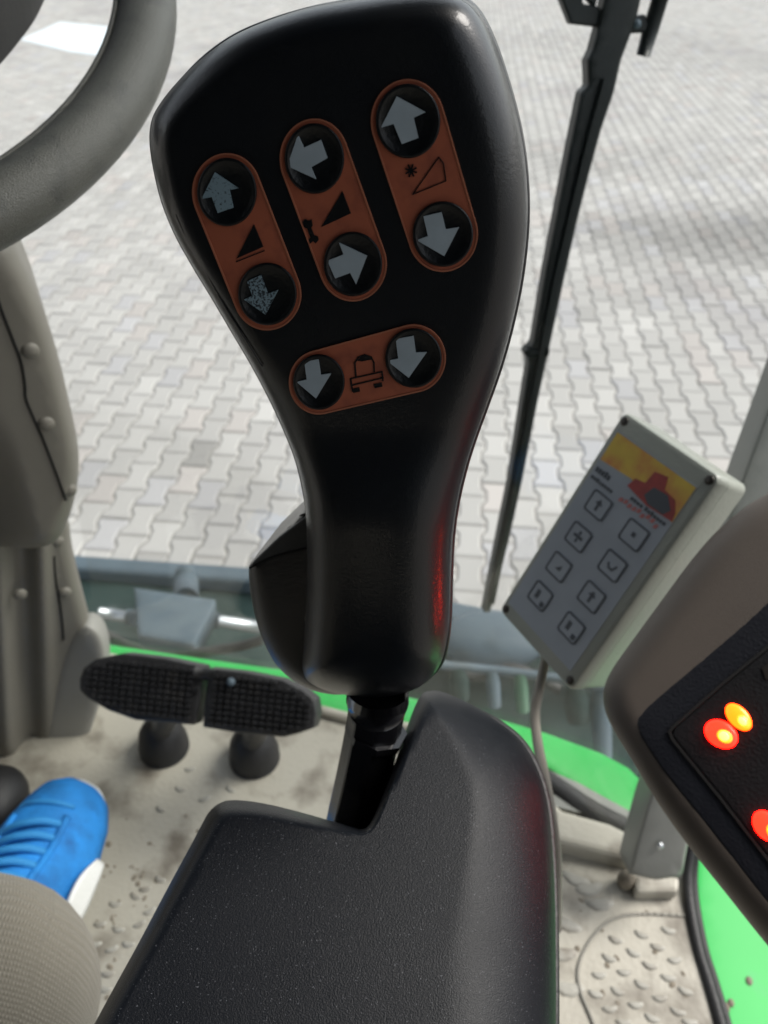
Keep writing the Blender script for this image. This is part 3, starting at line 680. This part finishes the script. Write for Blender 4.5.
# white side cap, seen below the toe on the near side
V = []; f = []
for i in range(13):
    u = .24+.26*i/12; e = math.sin(math.pi*i/12)
    for k in range(7):
        s = 1; w, h, off = shoe_sec(u); top = .012+.024*e
        z = top*(1-k/6)+.004*(k/6); V.append(toe+hd*Ls*u+side*((w*(.93+.09*(k/6))+.0015*e)+off)+np.array([0, 0, z]))
for i in range(12):
    for k in range(6): f.append((i*7+k, i*7+k+1, (i+1)*7+k+1, (i+1)*7+k))
o = obj('side_cap', V, f, 'sole', shoe); sm = o.modifiers.new('s', 'SOLIDIFY'); sm.thickness = .003
knee = P(-88, 1092, .42); hip = knee+np.array([.03, -.42, .02]); ankle = heel-hd*.07+np.array([0, 0, .085])
path = [hip, hip*.5+knee*.5, hip*.15+knee*.85, knee+np.array([0, .035, -.012]), knee*.82+ankle*.18+np.array([0, .03, -.01]), knee*.5+ankle*.5, knee*.2+ankle*.8, ankle]
pc = catmull(path, 8, closed=False); rr = np.interp(np.linspace(0, 1, len(pc)), [0, .3, .42, .55, .8, 1], [.095, .085, .080, .074, .062, .058])
V, f = tube(pc, list(rr), 40)
sl = np.r_[0, np.cumsum(np.linalg.norm(np.diff(pc, axis=0), axis=1))]
V = [tuple(np.array(v)+np.array(noise.noise_vector(Vector(v)*9))*.011+np.array(noise.noise_vector(Vector(v)*26))*.004) for v in V]
uv = [(abs(((k/40.0)*2) % 2-1)*.25*40*4.0, sl[i]*40*4.0) for i in range(len(pc)) for k in range(40)]
obj('trouser_leg', V, f, 'trouser', pe, uv=uv)

# ============================================================ ARMREST CONSOLE
ar = thing('armrest_console', 'black textured armrest console with a notch around the joystick stalk', 'armrest', PZ(380, 950, .43))
pA = Plane((.10, -.10, 1), PZ(380, 860, .45))
oa = [(430, 691, 30), (442, 692, 34), (470, 704, 60), (500, 723, 90), (522, 742, 110), (537, 768, 120), (547, 800, 130), (552, 840, 140), (555, 900, 150), (556, 980, 150), (556, 1060, 150), (556, 1150, 150),
      (300, 1160, 60), (40, 1150, 30), (60, 1090, 24), (88, 1036, 22), (110, 995, 20), (138, 944, 20), (165, 893, 20), (192, 843, 20), (203, 822, 20), (209, 812, 20), (218, 804, 20), (232, 800, 20), (262, 803, 18), (300, 812, 16), (335, 822, 12), (352, 827, 8), (363, 829, 6), (371, 822, 5), (381, 800, 6), (394, 765, 10), (406, 730, 14), (415, 706, 18), (422, 694, 24)]
c = catmull(np.array(oa, float), 5)
V, f = pillow(c, pA, .030, .07, step=3.5, grid=6, rings=(.8, 2, 4, 7, 11, 16), exact=True)
ao = fixn(obj('top_cover', V, f, 'arm', ar))
# lower shell showing as a thin second lip along the right edge
ol = np.array([(x+(3.5 if x > 480 else 0), y-(1.0 if x > 480 else 0), 4) if x > 430 else (x+6, y+8, 4) for x, y, r in oa], float)
V, f = pillow(catmull(ol, 5), Plane(pA.n, pA.q-pA.n*.006), .002, .085, step=4, grid=14, rings=(1, 2)); fixn(obj('lower_shell', V, f, 'rubber', ar))

# ============================================================ JOYSTICK
js = thing('joystick', 'black joystick grip with brick-red button panels and grey arrows', 'joystick', PZ(350, 826, .44))
a_, b_, c_ = 5.433, .001, -.0036
pG = plane_inv(a_, b_, c_)
og = [(151, 150, 26), (152, 122, 30), (162, 102, 34), (180, 80, 38), (205, 56, 40), (235, 35, 40), (270, 20, 40), (310, 8, 40), (355, 0, 42), (395, -6, 44), (432, -8, 48), (458, -2, 52), (476, 12, 56), (492, 42, 56),
      (508, 88, 56), (520, 135, 54), (526, 180, 52), (527, 225, 50), (522, 275, 50), (512, 325, 52), (500, 368, 56), (487, 405, 60), (475, 438, 64), (465, 470, 68), (457, 505, 70), (452, 540, 72), (450, 575, 72), (449, 610, 70), (447, 640, 66), (440, 665, 60),
      (425, 683, 50), (405, 693, 46), (375, 697, 44), (340, 694, 44), (315, 686, 46), (303, 672, 34), (304, 640, 32), (306, 600, 32), (307, 560, 32), (306, 520, 32), (303, 490, 32), (295, 458, 32), (283, 428, 44), (270, 400, 36), (252, 366, 28), (232, 332, 24), (212, 298, 22), (192, 265, 22), (174, 232, 22), (160, 195, 24)]
HG = .0125
cG = catmull(np.array(og, float), 5)
def neck(v, d):      # the neck of the grip is rounder than the flat button face
    k = np.clip((v[:, 1]-425)/110, 0, 1); k = k*k*(3-2*k); return .0065*k*np.sqrt(1-(1-np.clip(d/74, 0, 1))**2.6)
V, f = pillow(cG, pG, HG, .007, step=2.6, grid=4.2, rings=(.6, 1.6, 3.2, 5.2, 8, 11, 15), exact=True, extra=neck, wall=((-.0001, .5), (.0004, .8), (.0009, 1.0)))
front_shell = fixn(obj('grip', V, f, 'grip', js))
# rear shell: a slightly larger half whose lip shows outside the seam
og2 = np.array([(x+(2.6 if x > 430 else (-1.0 if x < 310 and y < 520 else 0)), y+(-1.5 if y < 60 else 0), 5) for x, y, r in og], float)
pR = Plane(pG.n, pG.q-pG.n*.0072)
V, f = pillow(catmull(og2, 5), pR, .0010, .030, step=3, grid=12, rings=(1, 2.5), wall=((.0, .15), (.0015, .4), (.006, .7), (.014, .9), (.024, 1.0)))
fixn(obj('rear_shell', V, f, 'grip_back', js))
# thumb paddle standing out of the lower left side
pT = Plane(pG.n+np.array([-.12, 0, 0.10]), pG.at(300, 600, -.0095)[0])
ot = [(306, 513, 6), (292, 524, 6), (272, 543, 7), (254, 560, 9), (249, 567, 12), (250, 590, 22), (256, 620, 26), (265, 645, 28), (278, 667, 28), (296, 682, 26), (318, 692, 24), (345, 694, 24), (365, 680, 24), (366, 620, 24), (362, 560, 20), (345, 520, 10)]
V, f = pillow(catmull(np.array(ot, float), 5), pT, .007, .030, step=3, grid=5, rings=(.8, 2, 4, 7), exact=True); pad_ = fixn(obj('thumb_paddle', V, f, 'grip', js))
mb = prism([(322, 502), (281, 534), (255, 559), (256, 563), (280, 551), (322, 541)], pT, .0045, .0076); o = obj('paddle_facet', mb.v, mb.f, 'facet', pad_, smooth=False); bevel(fixn(o), .0006, 2)
mb = line([(252, 565), (270, 556), (290, 550), (318, 544)], 2.0, pT, .006, .0079); obj('seam', mb.v, mb.f, 'seam', pad_, smooth=False)
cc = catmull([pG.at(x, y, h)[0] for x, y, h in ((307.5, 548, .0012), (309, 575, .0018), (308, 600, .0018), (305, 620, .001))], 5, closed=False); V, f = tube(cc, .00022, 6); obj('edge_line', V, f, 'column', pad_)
cc = catmull([pG.at(x, y, h)[0] for x, y, h in ((176, 214, .0108), (184, 232, .0108), (205, 270, .0106), (226, 308, .0106), (246, 340, .0108), (262, 366, .0108))], 5, closed=False); V, f = tube(cc, .00022, 6); obj('edge_ridge', V, f, 'grip_back', front_shell)

pF = Plane(pG.n, pG.q+pG.n*(HG+.0001))     # the flat face
def ell(cx, cy, rx, ry, n=48, tilt=0.0):
    return [(cx+rx*math.cos(a)*math.cos(tilt)-ry*math.sin(a)*math.sin(tilt), cy+rx*math.cos(a)*math.sin(tilt)+ry*math.sin(a)*math.cos(tilt)) for a in np.linspace(0, 2*math.pi, n, endpoint=False)]
def hull(pts):
    pts = sorted(set(map(tuple, pts)))
    def half(p):
        r = []
        for q in p:
            while len(r) > 1 and (r[-1][0]-r[-2][0])*(q[1]-r[-2][1])-(r[-1][1]-r[-2][1])*(q[0]-r[-2][0]) <= 0: r.pop()
            r.append(q)
        return r
    a = half(pts); b = half(pts[::-1]); return a[:-1]+b[:-1]
def shrink(poly, d):
    p = np.array(poly, float); s = math.copysign(1, signed_area(p)); t = np.roll(p, -1, 0)-np.roll(p, 1, 0); t /= np.hypot(*t.T)[:, None]
    return p+s*np.stack([-t[:, 1], t[:, 0]], 1)*d
def tf(crop, pts): ox, oy, s = crop; return [(ox+x/s, oy+y/s) for x, y in pts]
c2 = (360, 70, 4.878); c3 = (180, 140, 5.12); c4 = (270, 110, 5.12); c5 = (280, 310, 4.267)
caps = [
    ('c3', (227, 192, 29.5, 34), (267.5, 294, 29, 31), c3,
     [(180, 165), (300, 245), (255, 255), (275, 345), (195, 372), (165, 290), (112, 300)], [(440, 892), (330, 815), (372, 795), (345, 722), (415, 690), (452, 785), (505, 765)], ('arrow_worn', 'arrow_very_worn')),
    ('c4', (314.5, 158.5, 29.5, 35), (353, 264, 29, 32), c4,
     [(145, 125), (175, 192), (262, 152), (295, 245), (212, 292), (237, 352), (90, 285)], [(355, 678), (498, 745), (442, 890), (412, 832), (335, 860), (295, 770), (378, 738)], ('arrow', 'arrow')),
    ('c2', (408, 121, 32, 37), (443, 234, 30, 32.5), c2,
     [(180, 128), (320, 205), (262, 232), (285, 330), (205, 360), (165, 262), (103, 280)], [(310, 712), (398, 692), (418, 775), (484, 765), (412, 906), (277, 828), (332, 808)], ('arrow', 'arrow')),
    ('c5', (319, 382, 25.5, 27.5), (413.5, 358, 28, 29.5), c5,
     [(105, 218), (165, 208), (175, 275), (220, 268), (155, 375), (72, 305), (115, 295)], [(495, 122), (570, 108), (580, 180), (627, 178), (550, 287), (458, 215), (505, 205)], ('arrow', 'arrow'))]
dirs = {'c3': ('worn grey up arrow', 'badly worn grey down arrow'), 'c4': ('left arrow', 'right arrow'), 'c2': ('up arrow', 'down arrow'), 'c5': ('down arrow at the left', 'down arrow at the right')}
for nm, b1, b2, cr, ar1, ar2, ms in caps:
    e = 5.0 if nm != 'c5' else 4.5
    o1 = ell(b1[0], b1[1], b1[2]+e, b1[3]+e, 64); o2 = ell(b2[0], b2[1], b2[2]+e, b2[3]+e, 64)
    hl = hull(o1+o2); hl = resample(np.column_stack([np.array(hl), np.zeros(len(hl))]), 2.5)[:, :2]
    mb = prism(hl, pF, .0, .00035)
    pn = obj('button_panel', mb.v, mb.f, 'brick', js, smooth=False)
    
    mb = ring(hl, shrink(hl, 1.5), pF, .0002, .00055); fixn(obj('panel_outline', mb.v, mb.f, 'rim_print', pn, smooth=False))
    # dark gap line only round the buttons: two crescents between print and rim
    for (bx, by, rx, ry), arr, m_, dl in ((b1, ar1, ms[0], dirs[nm][0]), (b2, ar2, ms[1], dirs[nm][1])):
        # button: shallow dish with raised lip
        V = []; f = []; n = 48; prof = ((1.02, .0), (1.0, .0011), (.965, .00135), (.90, .0012), (.80, .0006), (.45, .00045), (0.02, .00045))
        for (k, h) in prof:
            p = np.array(ell(bx, by, rx*k, ry*k, n)); V += list(pF.at(p[:, 0], p[:, 1], h))
        for l in range(len(prof)-1):
            for i in range(n): j = (i+1) % n; f.append((l*n+i, l*n+j, (l+1)*n+j, (l+1)*n+i))
        f.append(tuple(range((len(prof)-1)*n, len(prof)*n)))
        bt = fixn(obj('button', V, f, 'decal_black', js)); bt['label'] = 'round black button with '+dl
        ap = tf(cr, arr); mb2 = prism(ap, pF, .0005, .00085); fixn(obj('arrow_symbol', mb2.v, mb2.f, m_, bt, smooth=False))
# symbols between the buttons
def sym(mb, name, m_='decal_black'): fixn(obj(name, mb.v, mb.f, m_, js, smooth=False))
mb = prism(tf(c3, [(380, 432), (428, 545), (292, 605)]), pF, .0003, .0006); line(tf(c3, [(432, 566), (290, 622)]), .9, pF, .0003, .0006, mb=mb); sym(mb, 'ramp_symbol')
mb = prism(tf(c4, [(372, 415), (415, 528), (264, 598)]), pF, .0003, .0006); sym(mb, 'ramp_symbol')
mb = prism(tf(c4, [(168, 572), (182, 556), (196, 566), (214, 560), (220, 590), (212, 602), (228, 640), (246, 646), (250, 664), (236, 682), (222, 670), (206, 684), (200, 662), (208, 650), (192, 606), (176, 598)]), pF, .0003, .0006)
sym(mb, 'drum_symbol')
mb = line(tf(c2, [(385, 425), (408, 455), (420, 540), (258, 606)]), 1.0, pF, .0003, .0006, closed=True); sym(mb, 'ramp_symbol')
mb = MB()
for k in range(4):
    a = k*math.pi/4+.3; line(tf(c2, [(250-28*math.cos(a), 490-30*math.sin(a)), (250+28*math.cos(a), 490+30*math.sin(a))]), 1.5, pF, .0003, .0006+.00002*k, mb=mb)
sym(mb, 'star_symbol')
mb = line(tf(c5, [(325, 282), (320, 225), (335, 200), (362, 190), (390, 200), (402, 225), (403, 262)]), 1.3, pF, .0003, .0006)
prism(tf(c5, [(330, 215), (345, 198), (375, 194), (395, 210), (380, 212), (350, 218)]), pF, .0003, .00055, mb)
line(tf(c5, [(302, 292), (435, 262), (440, 288), (306, 320)]), 1.3, pF, .0003, .0006, closed=True, mb=mb)
prism(tf(c5, [(310, 335), (338, 328), (342, 346), (314, 352)]), pF, .0003, .0006, mb); prism(tf(c5, [(400, 315), (434, 308), (438, 325), (405, 332)]), pF, .0003, .0006, mb)
line(tf(c5, [(303, 292), (310, 345)]), 1.2, pF, .0003, .00065, mb=mb); line(tf(c5, [(436, 262), (440, 300)]), 1.2, pF, .0003, .00065, mb=mb)
sym(mb, 'machine_symbol')
# stalk
s0 = P(377, 690, .318); s1 = P(376, 715, .325); s2 = P(366, 765, .335); s3 = P(350, 835, .352); s4 = P(345, 880, .37)
V, f = tube(catmull([s0, s1, s2, s3, s4], 6, closed=False), .0118, 8); st = obj('stalk', V, f, 'gloss', js, smooth=False); bevel(st, .0015, 2)
V, f = tube([P(378, 690, .312), P(377.5, 700, .314), P(377, 706, .317)], [.0120, .0124, .0116], 28); obj('collar', V, f, 'gloss', js)
q1 = P(376, 732, .322); V, f = tube([P(377, 728, .327), P(375, 734, .3285)], [.0128, .0128], 8); obj('stalk_band', V, f, 'gloss', st, smooth=False)

# ============================================================ KEYPAD BOX
kc = np.array([.1351, -.0248, .5071]); kv = np.array([-.1255, .9057, -.6082]); th = np.linalg.norm(kv); k_ = kv/th
K_ = np.array([[0, -k_[2], k_[1]], [k_[2], 0, -k_[0]], [-k_[1], k_[0], 0]]); KR = np.eye(3)+math.sin(th)*K_+(1-math.cos(th))*K_@K_
kx, ky, kz = [KR[0, i]*BX+KR[1, i]*BU+KR[2, i]*BF for i in range(3)]
kcen = cam2w(kc); kn = np.cross(kx, ky)
if kn@(CAM-kcen) < 0: kn = -kn
kb = thing('keypad_box', 'pale grey keypad box with yellow banner and eight buttons beside the dark display', 'keypad', kcen-ky*.08)
kw, kh = .0803/2, .08
def rrect(hx, hy, r, n=6):
    o = []
    for cxs, cys, a0 in ((1, 1, 0), (-1, 1, 90), (-1, -1, 180), (1, -1, 270)):
        for i in range(n+1): a = math.radians(a0+90*i/n); o.append((cxs*(hx-r)+r*math.cos(a), cys*(hy-r)+r*math.sin(a)))
    return o
def kloft(secs):
    V = []; f = []; n = None
    for (hx, hy, r, z) in secs:
        o = rrect(hx, hy, r); n = len(o); V += [kcen+kx*x+ky*y+kn*z for x, y in o]
    for l in range(len(secs)-1):
        for i in range(n): j = (i+1) % n; f.append((l*n+i, l*n+j, (l+1)*n+j, (l+1)*n+i))
    f += [tuple(range(n))[::-1], tuple(range((len(secs)-1)*n, len(secs)*n))]
    return V, f
V, f = kloft([(kw+.001, kh+.001, .005, -.012), (kw+.001, kh+.001, .005, -.0025), (kw, kh, .0045, -.0008), (kw-.002, kh-.002, .004, 0)]); sharp(fixn(obj('lid', V, f, 'keycase', kb)))
V, f = kloft([(kw-.0015, kh-.0015, .005, -.037), (kw, kh, .005, -.034), (kw+.0004, kh+.0004, .005, -.0135), (kw-.001, kh-.001, .005, -.012)]); sharp(fixn(obj('base', V, f, 'keycase', kb)))
for sx in (-1, 1):
    for sy in (-1, 1):
        V, f = ellipsoid(kcen+kx*sx*(kw-.0042)+ky*sy*(kh-.0042)+kn*.0000, kx, ky, kn, .0030, .0030, .0012, 16, 5, True); sc_ = obj('screw', V, f, 'screw', kb)
pK = Plane(kn, kcen)
def toloc(px, py): q = pK.at(px, py)[0]-kcen; return q@kx, q@ky
def kprism(pts, h0, h1, mb=None): return prism(pts, pK, h0, h1, mb)
def klocal(poly, h0, h1, mb=None):
    mb = mb or MB(); n = len(poly); V = [kcen+kx*x+ky*y+kn*h0 for x, y in poly]+[kcen+kx*x+ky*y+kn*h1 for x, y in poly]
    mb.add(V, [tuple(range(n)), tuple(range(n, 2*n))]+[(i, (i+1) % n, n+(i+1) % n, n+i) for i in range(n)]); return mb
sx0, sx1, sy0, sy1 = -kw+.0035, kw-.0075, -kh+.009, kh-.011
mb = klocal([(sx0, sy0), (sx1, sy0), (sx1, sy1), (sx0, sy1)], -.0005, .0004); sheet = fixn(obj('label_sheet', mb.v, mb.f, 'sheet', kb, smooth=False))
yb = sy1-.0255
mb = klocal([(sx0+.001, sy1-.001), (sx1-.0005, sy1-.001), (sx1-.0005, yb), (sx0+.028, yb+.006), (sx0+.001, yb+.004)], .0003, .0006); fixn(obj('banner', mb.v, mb.f, 'yellow', sheet, smooth=False))
mb = klocal([(x*(sx1-sx0)+sx0, yb+y*.026) for x, y in ((.42, .05), (.45, .30), (.56, .36), (.58, .70), (.72, .78), (.76, .50), (.90, .45), (.97, .22), (.99, .02), (.7, -.05))], .0005, .0008); fixn(obj('machine_print', mb.v, mb.f, 'redprint', sheet, smooth=False))
mb = klocal([(x*(sx1-sx0)+sx0, yb+y*.026) for x, y in ((.62, .12), (.66, .40), (.82, .44), (.92, .2), (.88, .02), (.7, 0))], .0007, .0010); fixn(obj('machine_print', mb.v, mb.f, 'darkprint', sheet, smooth=False))
mb = MB()
for (x0, y0, w, h) in ((.03, -.12, .20, .16), (.03, -.32, .30, .10), (.52, -.14, .16, .10), (.70, -.14, .26, .10)):
    n = int(w/.035)
    for i in range(n):
        hh = h*random.choice((1, .7, .8)); klocal([(sx0+(sx1-sx0)*(x0+i*w/n), yb+.026*(y0-.03)), (sx0+(sx1-sx0)*(x0+(i+.74)*w/n), yb+.026*(y0-.03)), (sx0+(sx1-sx0)*(x0+(i+.74)*w/n), yb+.026*(y0-.03+hh)), (sx0+(sx1-sx0)*(x0+i*w/n), yb+.026*(y0-.03+hh))], .0003, .0007, mb)
fixn(obj('small_print', mb.v, mb.f, 'darkprint', sheet, smooth=False))
mb = MB()
for i in range(9):
    x0 = .42+i*.055; y0 = -.34+random.uniform(-.06, .06); klocal([(sx0+(sx1-sx0)*x0, yb+.026*y0), (sx0+(sx1-sx0)*(x0+.04), yb+.026*(y0+.02)), (sx0+(sx1-sx0)*(x0+.045), yb+.026*(y0+.13)), (sx0+(sx1-sx0)*(x0+.01), yb+.026*(y0+.11))], .0003, .0007, mb)
fixn(obj('red_print', mb.v, mb.f, 'pinkprint', sheet, smooth=False))
ks = [(599, 505.5, 'arrow'), (579, 537, 'bar'), (559.5, 567, 'tri'), (541, 596, 'box'), (634.5, 535, 'dot'), (613, 566, 'curve'), (592, 597, 'arrow'), (572, 628, 'box')]
for (x, y, g_) in ks:
    u, v = toloc(x, y)
    mb = klocal([(u+a, v+b) for a, b in rrect(.0088, .0077, .002)], .0003, .0010); bt = fixn(obj('button', mb.v, mb.f, 'sheet', kb, smooth=False))
    O = rrect(.0088, .0077, .002); I = rrect(.0077, .0066, .0015); mb = MB(); n = len(O); VV = [kcen+kx*(u+a)+ky*(v+b)+kn*h for h in (.0009, .0013) for a, b in O+I]; ff = []
    for i in range(n):
        j = (i+1) % n; ff += [(2*n+i, 2*n+j, 3*n+j, 3*n+i), (i, j, 2*n+j, 2*n+i), (3*n+i, 3*n+j, n+j, n+i)]
    mb.add(VV, ff); fixn(obj('button_outline', mb.v, mb.f, 'darkprint', bt, smooth=False))
    G = {'arrow': [[(-.001, -.004), (.001, -.004), (.001, .0005), (.003, .0005), (0, .004), (-.003, .0005), (-.001, .0005)]], 'bar': [[(-.004, -.001), (.004, -.001), (.004, .001), (-.004, .001)], [(-.0008, -.004), (.0008, -.004), (.0008, -.0015), (-.0008, -.0015)], [(-.0008, .0015), (.0008, .0015), (.0008, .004), (-.0008, .004)]],
         'tri': [[(-.002, -.002), (.0025, -.002), (.0025, .0022)]], 'box': [[(-.004, -.003), (-.001, -.003), (-.001, .003), (-.004, .003)], [(.003, -.0055), (.0065, -.0055), (.0065, -.002), (.003, -.002)]], 'dot': [[(-.0015, -.0015), (.0015, -.0015), (.0015, .0015), (-.0015, .0015)]],
         'curve': [[(-.004, .0), (-.002, -.003), (.002, -.003), (.004, .001), (.003, .002), (.001, -.0015), (-.0015, -.0015), (-.003, .001)]]}[g_]
    mb = MB()
    for q in G: klocal([(u+a, v+b) for a, b in q], .0009, .0013, mb)
    fixn(obj('key_symbol', mb.v, mb.f, 'darkprint', bt, smooth=False))
for yv in (-.052, -.024, .004, .030):
    pass
cc = catmull([kcen-ky*(kh-.004)-kn*.025-kx*.010, P(539, 690, .53), P(535, 715, .52), P(538, 745, .50), P(545, 780, .47), P(551, 815, .45), P(556, 860, .45), P(556, 930, .46)], 8, closed=False)
V, f = tube(cc, .0032, 12); obj('cable', V, f, 'cable', kb)

# ============================================================ DISPLAY CONSOLE (right)
dc = thing('display_console', 'dark taupe display console with glowing red and amber warning lamps', 'display', P(690, 700, .44))
pD = plane3((610, 700, .40), (768, 500, .40), (768, 930, .345))
HB = .016
ob = [(768, 493, 44), (745, 507, 44), (716, 532, 42), (690, 562, 40), (662, 600, 38), (635, 637, 36), (613, 668, 34), (604, 688, 34), (604, 706, 34), (612, 727, 34), (632, 760, 34), (658, 803, 34), (690, 848, 36), (728, 896, 36), (768, 946, 36), (830, 1020, 40), (900, 1090, 40), (1010, 900, 40), (1060, 700, 40), (930, 470, 50), (850, 452, 50), (800, 472, 46)]
V, f = pillow(catmull(np.array(ob, float), 5), pD, HB, .055, step=4.5, grid=9, rings=(1, 3, 6, 10, 16), exact=True); fixn(obj('bezel', V, f, 'bezel', dc))
pS = Plane(pD.n, pD.q+pD.n*(HB-.001))
sc1 = np.array([(800, 572, 3), (768, 600, 3), (735, 630, 3), (690, 668, 3), (652, 700, 3), (640, 712, 3), (636, 722, 3), (640, 736, 3), (662, 770, 3), (705, 824, 3), (768, 904, 3), (860, 1010, 3), (960, 900, 3), (1000, 720, 3), (900, 520, 3)], float)
V, f = pillow(sc1, pS, .0012, .004, step=5, grid=14, rings=(1, 3)); fixn(obj('display_frame', V, f, 'trim', dc))
pS2 = Plane(pD.n, pS.q+pS.n*.0013)
sc2 = np.array([(800, 618, 3), (768, 645, 3), (720, 684, 3), (672, 726, 3), (668, 732, 3), (672, 741, 3), (720, 800, 3), (768, 862, 3), (850, 960, 3), (940, 860, 3), (960, 720, 3), (880, 570, 3)], float)
mb = ring(sc2[:, :2], shrink(sc2[:, :2], 3), pS2, 0, .0008); 
fixn(obj('frame_line', mb.v, mb.f, 'seam', dc, smooth=False))
V, f = pillow(np.array([(x, y, 3) for x, y in shrink(sc2[:, :2], 3)]), pS2, .0004, .001, step=5, grid=14, rings=(1, 3)); fixn(obj('screen', V, f, 'screen', dc))
mb = prism([(762, 668), (774, 660), (780, 672), (766, 680)], pS2, .0004, .0009); fixn(obj('screen_mark', mb.v, mb.f, 'screw', dc, smooth=False))
axd, ayd, azd = frame(pD.n)
def lamp(x, y, w, h, ang, m_, core, label):
    q = pS2.at(x, y, .0004)[0]; e1 = pS2.at(x+math.cos(ang), y+math.sin(ang), .0004)[0]-q; s1 = np.linalg.norm(e1); e1 /= s1; e2 = np.cross(azd, e1)
    V, f = ellipsoid(q, e1, e2, azd, w*s1, h*s1, .0022, 28, 8, True); o = obj('indicator_lamp', V, f, m_, dc); o['label'] = label
    q3 = pS2.at(x+core[0]*.8, y+core[1]*.8, .0012)[0]; V, f = ellipsoid(q3, e1, e2, azd, w*s1*.62, h*s1*.62, .0017, 20, 7, True); obj('inner_glow', V, f, 'lamp_mid', o)
    q2 = pS2.at(x+core[0], y+core[1], .0024)[0]; V, f = ellipsoid(q2, e1, e2, azd, w*s1*.33, h*s1*.36, .0009, 14, 5, True); obj('glow_core', V, f, 'lamp_core', o)
lamp(721, 734, 18, 14.5, .55, 'lamp_red', (3, 2), 'round red warning lamp, lit')
lamp(738.5, 717, 16.5, 10.5, .85, 'lamp_amber', (4, 4), 'oval amber warning lamp, lit')
lamp(767, 826, 18, 14, .95, 'lamp_red', (6, 5), 'red warning lamp at the lower edge, lit')

# ============================================================ CAMERA, LIGHT, WORLD
cd = bpy.data.cameras.new('camera'); co = bpy.data.objects.new('camera', cd); COL.objects.link(co)
co.location = CAM; co.rotation_euler = (math.radians(90)-PITCH, 0, 0)
cd.sensor_fit = 'VERTICAL'; cd.sensor_height = 36; cd.lens = F/1024*36; cd.clip_start = .02; cd.clip_end = 400
cd.dof.use_dof = True; cd.dof.focus_distance = .215; cd.dof.aperture_fstop = 19; S.camera = co
S.render.resolution_x = 768; S.render.resolution_y = 1024
SE, SA = math.radians(48), math.radians(72)      # sun height; azimuth clockwise from straight ahead
w = bpy.data.worlds.new('World'); S.world = w; w.use_nodes = True; nt = w.node_tree
sk = nt.nodes.new('ShaderNodeTexSky'); sk.sky_type = 'NISHITA'; sk.sun_disc = False; sk.sun_elevation = SE; sk.sun_rotation = SA; sk.air_density = 1; sk.dust_density = 1.5; sk.ozone_density = 1
hs = nt.nodes.new('ShaderNodeHueSaturation'); hs.inputs['Saturation'].default_value = .25; nt.links.new(sk.outputs[0], hs.inputs['Color']); nt.links.new(hs.outputs[0], nt.nodes['Background'].inputs[0]); nt.nodes['Background'].inputs[1].default_value = .12
ld = bpy.data.lights.new('sun', 'SUN'); ld.energy = 2.3; ld.angle = math.radians(30); ld.color = (1, .95, .88)
lo_ = bpy.data.objects.new('sun', ld); COL.objects.link(lo_)
dv = Vector((math.sin(SA)*math.cos(SE), math.cos(SA)*math.cos(SE), math.sin(SE))); lo_.rotation_euler = dv.to_track_quat('Z', 'Y').to_euler()
S.view_settings.view_transform = 'Standard'; S.view_settings.look = 'None'; S.view_settings.exposure = .85; S.view_settings.gamma = 1
